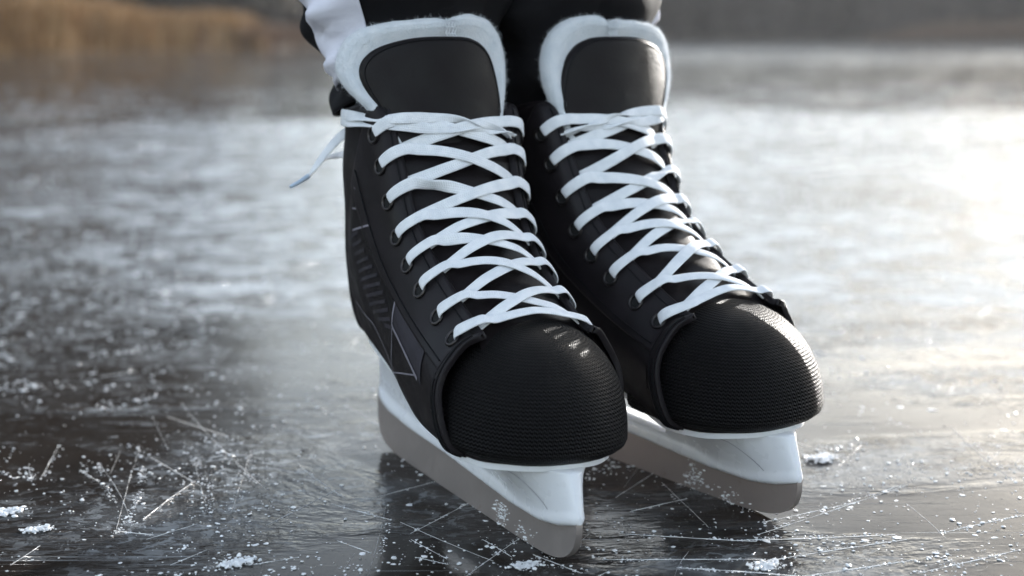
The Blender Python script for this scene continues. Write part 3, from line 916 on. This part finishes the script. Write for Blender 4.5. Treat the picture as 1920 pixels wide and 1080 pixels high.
LOOSE = [([(-0.085, -0.0297, 0.2171), (-0.1, -0.0353, 0.2136), (-0.105, -0.0432, 0.2084), (-0.105, -0.0528, 0.1985), (-0.105, -0.061, 0.1877), (-0.105, -0.0647, 0.1828)], .0075), ([(-0.09, -0.0313, 0.2142), (-0.105, -0.0334, 0.2061), (-0.11, -0.0378, 0.1981), (-0.115, -0.0423, 0.1955), (-0.112, -0.0525, 0.1931), (-0.106, -0.0634, 0.183)], .0060), [(-0.105, -0.0641, 0.1838), (-0.105, -0.0699, 0.1802), (-0.105, -0.076, 0.177)]]
MOULD = [(.070, .0445), (.094, .0455), (.100, .0440), (.118, .0295)]
SCRATCHES = [(-0.219, 0.79, -0.246, 0.951, 0.0013, 1.5), (-0.246, 0.951, -0.25, 0.971, 0.0013, 1), (-0.266, 0.929, -0.212, 0.804, 0.001, 1), (-0.208, 0.945, -0.173, 0.823, 0.0026, 1.2), (-0.173, 0.958, -0.162, 0.828, 0.0026, 1), (-0.274, 0.914, -0.254, 0.886, 0.0013, 0.8), (-0.292, 0.891, -0.304, 0.971, 0.0013, 0.6), (-0.221, 0.795, -0.197, 0.788, 0.0013, 1.5), (-0.154, 0.748, -0.136, 0.74, 0.0052, 1.5), (-0.136, 0.74, -0.112, 0.752, 0.0013, 0.6), (-0.31, 0.926, -0.293, 0.88, 0.0013, 1), (0.135, 0.788, 0.242, 0.882, 0.001, 0.5), (0.141, 0.809, 0.205, 0.848, 0.001, 0.8), (0.119, 0.778, 0.211, 0.788, 0.0013, 1.2), (0.132, 0.746, 0.215, 0.78, 0.001, 1), (0.236, 0.79, 0.294, 0.823, 0.0013, 1.2), (0.215, 0.859, 0.242, 0.883, 0.001, 0.3), (0.308, 1.019, 0.31, 0.886, 0.001, 0.5), (0.068, 0.828, 0.104, 0.853, 0.001, 0.4), (0.059, 0.79, 0.133, 0.777, 0.0013, 0.6), (0.047, 0.748, 0.131, 0.748, 0.0016, 1), (-0.056, 0.79, -0.015, 0.864, 0.0006, 0.3), (-0.023, 0.724, 0.004, 0.782, 0.0013, 1), (-0.073, 0.724, -0.073, 0.843, 0.001, 0.5), (-0.055, 0.78, -0.034, 0.749, 0.0016, 0.8), (-0.051, 0.752, -0.033, 0.741, 0.0016, 0.8), (-0.016, 0.78, 0.0, 0.752, 0.001, 0.6), (0.085, 0.736, 0.146, 0.724, 0.0013, 1), (0.111, 0.886, 0.142, 0.828, 0.0039, 1.8), (0.076, 0.936, 0.107, 0.878, 0.0032, 1.2), (-0.248, 1.089, -0.149, 0.871, 0.0008, 0.15), (0.011, 0.756, 0.035, 0.728, 0.0039, 1.5), (-0.137, 0.926, -0.098, 0.853, 0.0006, 0.15), (-0.106, 0.843, -0.068, 0.814, 0.0013, 0.5), (0.14, 0.72, 0.212, 0.748, 0.0013, 1), (0.207, 0.728, 0.271, 0.764, 0.0019, 1.2), (0.092, 0.886, 0.11, 0.8, 0.0008, 0.2), (-0.032, 0.869, -0.017, 0.828, 0.0016, 1), (-0.009, 0.828, 0.007, 0.782, 0.0013, 1)]
LUMPS = [(-0.291, 0.826, 0.011, 'flat snow lump at the lower left edge of the ice'), (-0.263, 0.795, 0.0085, 'small ice chip lying just right of the lower left corner'), (0.2, 0.936, 0.013, 'upright snow lump just right of the farther skate blade'), (0.132, 0.738, 0.01, 'low snow heap at the bottom edge, below the tip of the farther blade'), (0.007, 0.738, 0.0085, 'snow lump touching the tip of the nearer blade'), (-0.142, 0.743, 0.01, 'splintered white lump on the ice at the bottom left of centre')]


def put_skate(root, o, yaw, roll):
    from mathutils import Matrix
    a = R(yaw)
    X = Vector((math.sin(a), -math.cos(a), 0)); Y = Vector((math.cos(a), math.sin(a), 0)); Z = Vector((0, 0, 1))
    Mx = Matrix((X, Y, Z)).transposed().to_4x4()
    root.matrix_world = Matrix.Translation(Vector((o[0], o[1], 0))) @ Mx @ Matrix.Rotation(R(roll), 4, 'X')

NEAR = ((-.027, .8508), 25.9, -1.78)
FAR = ((.0836, .9157), 33.7, 1.68)
s1 = build_skate(-1, "black ice skate nearer the camera with a loose white lace end dangling behind its ankle", True)
put_skate(s1, *NEAR)
s2 = build_skate(1, "black ice skate farther back, its felt tongue edge and toe mesh rimmed by sunlight", False)
put_skate(s2, *FAR)

# ------------------------------------------------------------------ PERSON (legs and trousers)
def loc2w(p, pose):
    (ox, oy), yaw, roll = pose
    p = np.asarray(p, float); r = R(roll); a = R(yaw)
    y = p[..., 1] * math.cos(r) - p[..., 2] * math.sin(r); z = p[..., 1] * math.sin(r) + p[..., 2] * math.cos(r)
    x = p[..., 0]
    return np.stack([ox + x * math.sin(a) + y * math.cos(a), oy - x * math.cos(a) + y * math.sin(a), z], -1)

def leg_axis(pose, side):
    ank = loc2w([-.085, 0.0, .20], pose)
    hipc = np.array([-.012, 1.01, 0.93])
    lat = np.array([math.cos(R(30)), math.sin(R(30)), 0]) * side
    hip = hipc + lat * 0.085
    knee = (ank + hip) / 2 + np.array([.5, -.87, 0]) * 0.045; knee[2] = 0.50
    return ank, knee, hip

body = bmesh.new()
def build_person():
    verts, edges, rad = [], [], []
    def v(p, r): verts.append(tuple(p)); rad.append(r); return len(verts) - 1
    hipc = np.array([-.012, 1.01, 0.95])
    root = v(hipc, 0.10)
    w_ = v(hipc + np.array([0, 0, 0.12]), 0.10); edges.append((root, w_))
    for pose, side in ((NEAR, -1), (FAR, 1)):
        ank, knee, hip = leg_axis(pose, side)
        h = v(hip - np.array([0, 0, 0.02]), 0.075); k = v(knee, 0.048); c = v(knee * .6 + ank * .4, 0.046); a = v(ank, 0.034); 
        f = v(loc2w([-.075, 0, .11], pose), 0.030); toe = v(loc2w([.03, 0, .085], pose), 0.022)
        edges += [(root, h), (h, k), (k, c), (c, a), (a, f), (f, toe)]
    me = bpy.data.meshes.new("person"); me.from_pydata(verts, edges, [])
    o = bpy.data.objects.new("person", me); C.objects.link(o)
    me.materials.append(M["skin"])
    o.modifiers.new("skin", 'SKIN')
    for i, sv in enumerate(me.skin_vertices[0].data): sv.radius = (rad[i], rad[i])
    me.skin_vertices[0].data[0].use_root = True
    ss = o.modifiers.new("sub", 'SUBSURF'); ss.levels = 1; ss.render_levels = 1
    return o
person = build_person()
tag(person, "person in black trousers with a lavender side panel standing in the two skates", "person")

def pant_pt(pose, side, al, z):
    """al: angle from the front towards the outer side; z: height"""
    ank, knee, hip = leg_axis(pose, side)
    al = np.asarray(al, float); z = np.asarray(z, float)
    zz = np.minimum(z, 0.36)
    # cuff ring in the skate's own frame
    latR = np.interp(zz, [.16, .20, .225, .245, .262, .278, .295, .36], [.044, .044, .0465, .053, .060, .068, .077, .084])
    medR = np.interp(zz, [.16, .22, .29, .36], [.050, .052, .050, .056])
    frR = np.interp(zz, [.16, .22, .255, .29, .36], [.030, .036, .046, .055, .066])
    bkR = np.interp(zz, [.16, .22, .36], [.052, .058, .072])
    c, s = np.cos(al), np.sin(al)
    rx = np.where(c > 0, frR, bkR); ry = np.where(s > 0, latR, medR)
    fold = (0.0058 * np.sin(z * 150 + 1.9 * np.sin(al * 1.5 + 0.4) + 0.8 * side) * np.clip((z - .19) / .03, 0, 1)
            + 0.0030 * np.sin(z * 85 + al * 4.0 + 1.1) + 0.0016 * np.sin(al * 9 + z * 60))
    fold = fold * (0.35 + 0.65 * np.clip(-np.cos(al - 0.3) + 0.8, 0, 1))
    x = -.088 + (rx + fold) * c; y = side * (ry + fold) * s
    low = loc2w(np.stack([x, y, zz], -1), pose)
    up = np.clip((z - 0.33) / 0.57, 0, 1)[..., None]
    cent0 = loc2w(np.stack([np.full_like(z, -.088), np.zeros_like(z), zz], -1), pose)
    q = np.clip(z, 0.33, 0.95)
    zs = np.array([0.33, knee[2], 0.92])
    base = np.array([loc2w([-.088, 0, .33], pose), knee, hip])
    cx = np.stack([np.interp(q, zs, base[:, i]) for i in (0, 1)] + [z], -1)
    sc = np.interp(z, [0.33, 0.5, 0.75, 0.95], [1.0, 1.08, 1.3, 1.45])[..., None]
    off = (low - cent0); off[..., 2] = 0
    hi = cx + off * sc
    f = smooth01((z - 0.31) / 0.06)[..., None]
    low2 = low.copy(); low2[..., 2] = z
    return low * (1 - f) + hi * f if False else np.where(z[..., None] < 0.31, low, low2 * (1 - f) + hi * f)

mbp = MB()
pan = []
for pose, side in ((NEAR, -1), (FAR, 1)):
    al = np.linspace(0, 2 * math.pi, 120, endpoint=False)
    u = np.concatenate([np.linspace(0, .45, 110), np.linspace(.47, 1, 30)])
    AL, U = np.meshgrid(al, u, indexing="ij")
    hem = 0.227 + 0.008 * np.cos(AL) + 0.004 * np.sin(3 * AL + side)      # a little higher in front
    Z = hem + (0.95 - hem) * U
    G = pant_pt(pose, side, AL, Z)
    mbp.grid(G, closed_u=True)
    a2 = np.linspace(R(43 if side < 0 else 72), R(90), 40)
    u2 = np.concatenate([np.linspace(0.016, .45, 110), np.linspace(.47, 0.97, 30)])
    AL, U = np.meshgrid(a2, u2, indexing="ij")
    hem = 0.227 + 0.008 * np.cos(AL) + 0.004 * np.sin(3 * AL + side)
    Z = hem + (0.95 - hem) * U
    AL = AL + 0.05 * np.sin(Z * 30)
    G2 = pant_pt(pose, side, AL, Z)
    cen = G2.copy(); cc = loc2w(np.array([-.088, 0, .25]), pose); 
    d = G2 - cc; d[..., 2] = 0
    ev = np.sin(np.linspace(0, math.pi, 40))[:, None]
    bul = 0.0012 + ev ** 0.6 * (0.0040 + 0.0074 * np.sin(Z * 205 + (AL - 1.2) * 2.6 + 0.6) + 0.0024 * np.sin(Z * 95 - AL * 5.0) + 0.0009 * np.sin(Z * 480 + AL * 9) - 0.0050 * np.exp(-(np.sin(Z * 118 + AL * 2.2 - 0.7) / 0.22) ** 2))
    bul = 0.0012 + (bul - 0.0012) * (0.15 + 0.85 * np.clip((AL - R(50)) / 0.35, 0, 1)) * (0.75 + 0.25 * np.clip((Z - .245) / .03, 0, 1))
    pan.append((G2 + unit(d) * np.maximum(bul, 0.0011)[..., None]))
trousers = mbp.build("trousers", M["pants"], person)
so = trousers.modifiers.new("thick", 'SOLIDIFY'); so.thickness = 0.0012; so.offset = -1
for g in pan:
    m_ = MB(); m_.grid(g); po = m_.build("side_panel", M["panel"], trousers)
    so = po.modifiers.new("thick", 'SOLIDIFY'); so.thickness = 0.0010; so.offset = -1

# ------------------------------------------------------------------ CRUMBS AND CUTS ON THE ICE
# lines cut into the ice: (x, y) world metres from/to, density of the thrown-up crumbs
SCR = list(SCRATCHES)
for _ in range(150):       # many faint hairline cuts
    y0 = 0.62 + rng.random() ** 1.5 * 1.6; x0 = rng.uniform(-.42, .42) * (y0 + .15)
    a0 = rng.choice([0.75, 1.15, 2.2, 1.85, 1.5]) + rng.normal() * 0.22; L0 = rng.uniform(.015, .10)
    SCR.append((x0, y0, x0 + L0 * math.cos(a0), y0 + L0 * math.sin(a0), 0.0006, -1 if rng.random() < .7 else 0.12))
V_, F_, nn_ = [], [], 0
pts, sz = [], []
# crumbs lie in drifts: clumpy density
def clump_field(x, y):
    return (np.sin(x * 7.3 + 1.7 * np.sin(y * 3.1)) * np.sin(y * 5.1 + 1.3 * np.sin(x * 4.7 + 2)) + 0.6 * np.sin(x * 17 + y * 11) * np.sin(y * 19 - x * 5)) 
cand = 170000
yy = 0.55 + (rng.random(cand) ** 1.9) * 8.0
xx = rng.uniform(-0.55, 0.55, cand) * (yy + 0.35)
cf = clump_field(xx, yy)
keep = rng.random(cand) < np.clip(0.10 + 0.22 * cf, 0.03, 0.5) * np.where(xx > 0.12, 1.7, 1.0) * np.clip(0.20 + 0.85 * (yy - .75), 0.16, 1.6)
xx, yy = xx[keep], yy[keep]
s_ = 0.00034 * np.exp(np.clip(rng.normal(size=len(xx)) * 0.55, -1.2, 1.15)) * (1 + 1.0 * np.clip(yy - 0.85, 0, 4))
pts.append(np.stack([xx, yy, s_ * 0.15], 1)); sz.append(s_)
# small piles
for _ in range(420):
    y0 = 0.7 + rng.random() ** 1.6 * 5; x0 = rng.uniform(-.5, .5) * (y0 + .3)
    m_ = int(rng.integers(12, 60)); sp = rng.uniform(0.004, 0.02) * (0.7 + 0.5 * y0)
    ang = rng.uniform(0, math.pi); el = rng.uniform(1, 4)
    d = rng.normal(size=(m_, 2)) * sp * (el, 1)
    q = np.stack([x0 + d[:, 0] * math.cos(ang) - d[:, 1] * math.sin(ang), y0 + d[:, 0] * math.sin(ang) + d[:, 1] * math.cos(ang)], 1)
    s2 = 0.00055 * np.exp(np.clip(rng.normal(size=m_) * .5, -1, .9)) * (0.6 + 0.55 * y0)
    pts.append(np.column_stack([q, s2 * 0.3])); sz.append(s2)
for (x0, y0, x1, y1, wd, den) in SCR:
    L = math.hypot(x1 - x0, y1 - y0); m_ = max(int(L * 1500 * den), 0) + 3
    u = rng.random(m_); bend = rng.normal() * 0.02 * L
    nx, ny = -(y1 - y0) / L, (x1 - x0) / L
    off = rng.normal(size=m_) * wd + bend * np.sin(u * math.pi)
    s2 = 0.00032 * np.exp(np.clip(rng.normal(size=m_) * .5, -1, 1))
    patchy = np.sin(u * rng.uniform(8, 25) + rng.random() * 6) + rng.normal(size=m_) * .6 > -0.3
    q = np.stack([x0 + (x1 - x0) * u + nx * off, y0 + (y1 - y0) * u + ny * off, s2 * 0.2], 1)[patchy]
    pts.append(q); sz.append(s2[patchy])
V, F = crumbs(np.concatenate(pts), np.concatenate(sz))
# thin flat flakes frozen to the surface, in drifts
nf = 26000
yf = 0.62 + rng.random(nf) ** 1.5 * 4.2; xf_ = rng.uniform(-.5, .5) * 0 + rng.uniform(-.5, .5, nf) * (yf + .25)
cf = clump_field(xf_ * 1.6 + 0.3, yf * 1.3) + 0.5 * clump_field(xf_ * 5, yf * 4)
kp = (rng.random(nf) < np.clip(0.06 + 0.30 * cf, 0.015, 0.65)) & ((yf > 0.98) | (rng.random(nf) < 0.55))
xf_, yf = xf_[kp], yf[kp]
sf = 0.0011 * np.exp(np.clip(rng.normal(size=len(xf_)) * .6, -1, 1.2)) * (0.75 + 0.6 * np.clip(yf - .8, 0, 2.5))
V2, F2 = crumbs(np.stack([xf_, yf, sf * 0.05], 1), sf, 0.14)
F = np.concatenate([F, F2 + len(V)]); V = np.concatenate([V, V2])
cr = fast_mesh("snow_crumbs", V, F, M["snow"])
tag(cr, "white crumbs of scraped ice and snow strewn over the dark ice", "snow", kind="stuff")

# shallow raised burrs beside the cuts
mb = MB()
for (x0, y0, x1, y1, wd, den) in SCR:
    L = math.hypot(x1 - x0, y1 - y0); n_ = max(6, int(L / 0.004)); u = np.linspace(0, 1, n_)
    nx, ny = -(y1 - y0) / L, (x1 - x0) / L
    bow = rng.normal() * 0.035 * L
    c_ = np.stack([x0 + (x1 - x0) * u, y0 + (y1 - y0) * u], 1) + np.outer(0.00010 * np.cumsum(rng.normal(size=n_)) + bow * u * (1 - u), (nx, ny))
    brk = (np.sin(u * rng.uniform(9, 30) + rng.random() * 6) + np.sin(u * rng.uniform(30, 70)) > -0.7)
    hw = (0.00026 if den > 0 else 0.00011) * (0.3 + rng.random(n_)) * np.sin(np.clip(u, 0.02, .98) * math.pi) ** .4 * np.where(brk, 1, 0.15)
    G = np.stack([np.column_stack([c_ + np.outer(hw, (nx, ny)), np.full(n_, -0.0002)]),
                  np.column_stack([c_, 0.0002 + hw * 0.6]),
                  np.column_stack([c_ - np.outer(hw, (nx, ny)), np.full(n_, -0.0002)])], 1)
    mb.grid(G)
sc_ = mb.build("skate_cuts", M["snow"], None, smooth=False)
tag(sc_, "thin white skate cuts scored into the dark ice", "scratches", kind="stuff")

# lumps one can point at
def lump(x, y, r, label, tall=0.75, n=230):
    d = rng.normal(size=(n, 3)) * (r * 0.75, r * 0.6, r * 0.22 * tall) + (rng.integers(-1, 2, (n, 1)) * r * 0.7) * np.array([[1, .6, 0]]); d[:, 2] = np.abs(d[:, 2]) * tall
    s2 = r * 0.11 * np.exp(np.clip(rng.normal(size=n) * .8, -1.3, 1.15))
    V, F = crumbs(d + (0, 0, r * .12), s2, 0.5)
    o = fast_mesh("snow_lump", V, F, M["snow"])
    o.location = (x, y, 0)
    tag(o, label, "snow lump", "lumps of scraped snow on the ice")
for l in LUMPS: lump(l[0], l[1], l[2] * 0.45, l[3])

# ------------------------------------------------------------------ SHORE, REEDS, FOREST
M["bank"] = simple("shore_earth", (0.10, 0.075, 0.05), 0.95, 0, 3.0, 0.6)
def terrain(name, x0, x1, y0, y1, hfun, label, nx=60, ny=16):
    X, Y = np.meshgrid(np.linspace(x0, x1, nx), np.linspace(y0, y1, ny), indexing="ij")
    Z = hfun(X, Y)
    mb = MB(); mb.grid(np.stack([X, Y, Z], -1))
    o = mb.build(name, M["bank"]); tag(o, label, "shore", kind="structure"); return o
def shore_y(x):   # where the ice ends
    x = np.asarray(x, float)
    return np.interp(x, [-60, -14, -8, -5, -3.5, 2, 20, 40, 90], [17, 21, 24, 30, 60, 78, 70, 56, 46]) + 0.8 * np.sin(x * 0.9)
Xs = np.concatenate([np.linspace(-160, -30, 30), np.linspace(-29, 40, 110), np.linspace(41, 160, 30)])
rows = []
for x in Xs:
    s0 = float(shore_y(x)); rows.append([(x, s0 - 0.6, -0.05), (x, s0, 0.03), (x, s0 + 1.0, 0.16), (x, s0 + 5, 0.3), (x, s0 + 25, 0.9), (x, s0 + 120, 3.0), (x, s0 + 500, 6.0)])
mb = MB(); mb.grid(np.array(rows)); sh = mb.build("shore", M["bank"])
tag(sh, "brown earth shore rising beyond the frozen lake", "shore", kind="structure")

def make_reed(name, c1, c2):
    t = NT(name); n = t.noise(t.coord(), 2.5, 3)
    t.set(color=t.mixc(t.ramp(n, .3, .7), rgb(*c1), rgb(*c2)), rough=0.8, spec=0.2)
    return t.m
M["reed"] = make_reed("dry_reed", (0.29, 0.165, 0.07), (0.42, 0.27, 0.13))
M["reed2"] = make_reed("brown_sedge", (0.16, 0.10, 0.07), (0.25, 0.17, 0.12))

def reeds(name, n, xr, depth, hfun, m, label):
    x = rng.uniform(*xr, n); y = shore_y(x) - 0.2 + rng.random(n) ** 1.3 * depth
    h = hfun(x) * rng.uniform(0.55, 1.05, n)
    lean = rng.normal(size=(n, 2)) * 0.16
    wd = rng.uniform(0.006, 0.018, n); a = rng.uniform(0, math.pi, n)
    base = np.stack([x, y, np.zeros(n)], 1); side = np.stack([np.cos(a), np.sin(a), np.zeros(n)], 1) * wd[:, None]
    mid = base + np.column_stack([lean * h[:, None] * .35, h * .55]); tip = base + np.column_stack([lean * h[:, None] * 1.1, h])
    V = np.stack([base - side, base + side, mid + side * 1.3, mid - side * 1.3, tip + side * 1.0, tip - side * 0.6], 1).reshape(-1, 3)
    k = np.arange(n)[:, None] * 6
    F = np.concatenate([k + [0, 1, 2, 3], k + [3, 2, 4, 5]])
    o = fast_mesh(name, V, F, m); tag(o, label, "reeds", kind="stuff"); return o
reeds("reeds", 16000, (-16, -5.0), 3.5, lambda x: np.interp(x, [-16, -8.6, -6.5, -5.6, -5.0], [1.15, 0.92, 0.86, 0.70, 0.35]) * (1 + 0.12 * np.sin(x * 3.1)), M["reed"],
      "tawny dry reeds standing along the left shore of the frozen lake")
reeds("sedge", 7000, (-6.0, -3.0), 8, lambda x: 0.55 + 0 * x, M["reed2"], "brown sedge behind the end of the reed bank")
reeds("sedge", 6000, (17, 36), 6, lambda x: np.interp(x, [17, 20, 36], [0.3, 1.1, 1.4]), M["reed2"], "reddish brown sedge on the far shore at the right")

def make_bark():
    t = NT("forest_bark"); n = t.noise(t.mapping(t.coord(), (3, 3, .4)), 2.0, 3)
    t.set(color=t.mixc(n, rgb(0.07, 0.06, 0.055), rgb(0.16, 0.14, 0.13)), rough=0.9, spec=0.1)
    return t.m
M["bark"] = make_bark()
def make_needles():
    t = NT("forest_twigs"); n = t.noise(t.coord(), 0.6, 4)
    t.set(color=t.mixc(t.ramp(n, .3, .7), rgb(0.045, 0.040, 0.036), rgb(0.11, 0.095, 0.088)), rough=0.85, spec=0.1)
    return t.m
M["twig"] = make_needles()

def tree_geo(h, kind):
    """trunk, limbs, leaf-sized clumps"""
    vt, ft, vc = [], [], []
    n = 7; seg = 6
    ax = np.cumsum(rng.normal(size=(n, 2)) * h * 0.008, axis=0)
    zc = np.linspace(0, h * 0.96, n); r = h * 0.014 * (1 - np.linspace(0, 1, n) * .9)
    a = np.linspace(0, 2 * math.pi, seg, endpoint=False)
    ring = np.stack([ax[:, 0:1] + r[:, None] * np.cos(a), ax[:, 1:2] + r[:, None] * np.sin(a), np.repeat(zc[:, None], seg, 1)], -1)
    vt.append(ring.reshape(-1, 3))
    ft += [(i * seg + j, i * seg + (j + 1) % seg, (i + 1) * seg + (j + 1) % seg, (i + 1) * seg + j) for i in range(n - 1) for j in range(seg)]
    off = n * seg
    lo = 0.30 if kind == 0 else 0.06
    cl = []
    for _ in range(26):
        u = rng.uniform(lo, 0.97); p0 = np.array([np.interp(u, np.linspace(0, 1, n), ax[:, 0]), np.interp(u, np.linspace(0, 1, n), ax[:, 1]), u * h * .96])
        ln = h * (0.20 if kind == 0 else 0.26) * (1.05 - (u if kind == 1 else abs(u - .7)) * 0.9) * rng.uniform(.6, 1.2)
        b = rng.uniform(0, 2 * math.pi); rise = 0.5 if kind == 0 else -0.05
        d = np.array([math.cos(b), math.sin(b), rise + rng.normal() * .2]); p1 = p0 + d * ln
        sd = unit(np.cross(d, (0, 0, 1))) * h * 0.004
        vt.append(np.array([p0 - sd, p0 + sd, p1 + sd * .3, p1 - sd * .3])); ft.append((off, off + 1, off + 2, off + 3)); off += 4
        for _ in range(14):
            q = p0 + (p1 - p0) * rng.uniform(.25, 1.08) + rng.normal(size=3) * h * 0.022
            cl.append(q)
    cl = np.array(cl); m_ = len(cl); s2 = h * rng.uniform(.016, .040, m_)
    A = unit(rng.normal(size=(m_, 3))); B = unit(np.cross(A, rng.normal(size=(m_, 3))))
    vc = np.stack([cl - A * s2[:, None] - B * s2[:, None] * .5, cl + A * s2[:, None] - B * s2[:, None] * .4, cl + A * s2[:, None] * .8 + B * s2[:, None] * .5, cl - A * s2[:, None] * .9 + B * s2[:, None] * .6], 1).reshape(-1, 3)
    return np.concatenate(vt), np.array(ft), vc

protos = [tree_geo(1.0, k % 2) for k in range(8)]
TV, TF, TC, tn = [], [], [], 0
def plant(x, y, h):
    global tn
    v, f, c = protos[rng.integers(0, 8)]
    a = rng.uniform(0, 6.28); ca, sa = math.cos(a), math.sin(a)
    Rm = np.array([[ca, sa, 0], [-sa, ca, 0], [0, 0, 1]]) * h
    TV.append(v @ Rm + (x, y, 0.1)); TF.append(f + tn); tn += len(v); TC.append(c @ Rm + (x, y, 0.1))
def skyline(a):     # height of the wood's edge in degrees, by bearing
    e = np.interp(a, [-60, -30, -21, -17.2, -16.4, -15.2, -14.4, -13.4, -12.7, -11.8, -11.0, -9, -6, -2, 3, 10, 20, 40, 60],
                  [14, 14, 13, 11.5, 7.5, 6, 8.5, 7.5, 5, 4.5, 5.5, 5, 4.5, 5, 6, 7, 7, 8, 8])
    return e
for _ in range(1500):
    x = rng.uniform(-85, 110); y = shore_y(x) + 3 + rng.random() ** 1.5 * 40
    ang = math.degrees(math.atan2(x, y))
    plant(x, y, max(2.0, math.tan(R(float(skyline(ang)) * rng.uniform(.62, 1.05))) * math.hypot(x, y)))
for i_ in range(36):       # tall trees added on the left so their reflection darkens the ice
    ang = rng.uniform(-36, -16.8) if i_ < 30 else rng.uniform(-16.5, -12.6); d_ = rng.uniform(34, 60); x, y = d_ * math.sin(R(ang)), d_ * math.cos(R(ang))
    y = max(y, float(shore_y(x)) + 3)
    plant(x, y, math.tan(R(rng.uniform(16, 24))) * math.hypot(x, y))
for _ in range(700):      # underwood
    x = rng.uniform(-70, 80); y = shore_y(x) + 2 + rng.random() * 20
    plant(x, y, rng.uniform(2.0, 4.5))
V = np.concatenate(TV + TC); F = np.concatenate(TF + [np.arange(tn, tn + sum(len(c) for c in TC)).reshape(-1, 4)])
fo = fast_mesh("forest", V, F, M["bark"])
fo.data.materials.append(M["twig"])
nt_ = sum(len(f) for f in TF)
fo.data.polygons.foreach_set("material_index", np.concatenate([np.zeros(nt_, np.int32), np.ones(len(fo.data.polygons) - nt_, np.int32)]))
tag(fo, "grey winter forest lining the far shore of the lake", "forest", kind="stuff")

# ------------------------------------------------------------------ HAZE (thin winter air between here and the far shore)
def box(name, lo, hi, m):
    v = [(x, y, z) for x in (lo[0], hi[0]) for y in (lo[1], hi[1]) for z in (lo[2], hi[2])]
    f = [(0, 1, 3, 2), (4, 6, 7, 5), (0, 4, 5, 1), (2, 3, 7, 6), (0, 2, 6, 4), (1, 5, 7, 3)]
    return mesh_obj(name, v, f, m, smooth=False)
hz = bpy.data.materials.new("haze_air"); hz.use_nodes = True
ht = hz.node_tree; ht.nodes.remove(ht.nodes["Principled BSDF"])
pv = ht.nodes.new("ShaderNodeVolumePrincipled")
pv.inputs["Color"].default_value = (0.93, 0.94, 0.96, 1)
pv.inputs["Density"].default_value = 0.0008
pv.inputs["Anisotropy"].default_value = 0.45
ht.links.new(pv.outputs[0], ht.nodes["Material Output"].inputs["Volume"])
haze = box("haze", (-1600, -1600, -1.5), (1600, 1600, 45), hz)
tag(haze, "thin pale winter haze over the lake", "haze", kind="stuff")
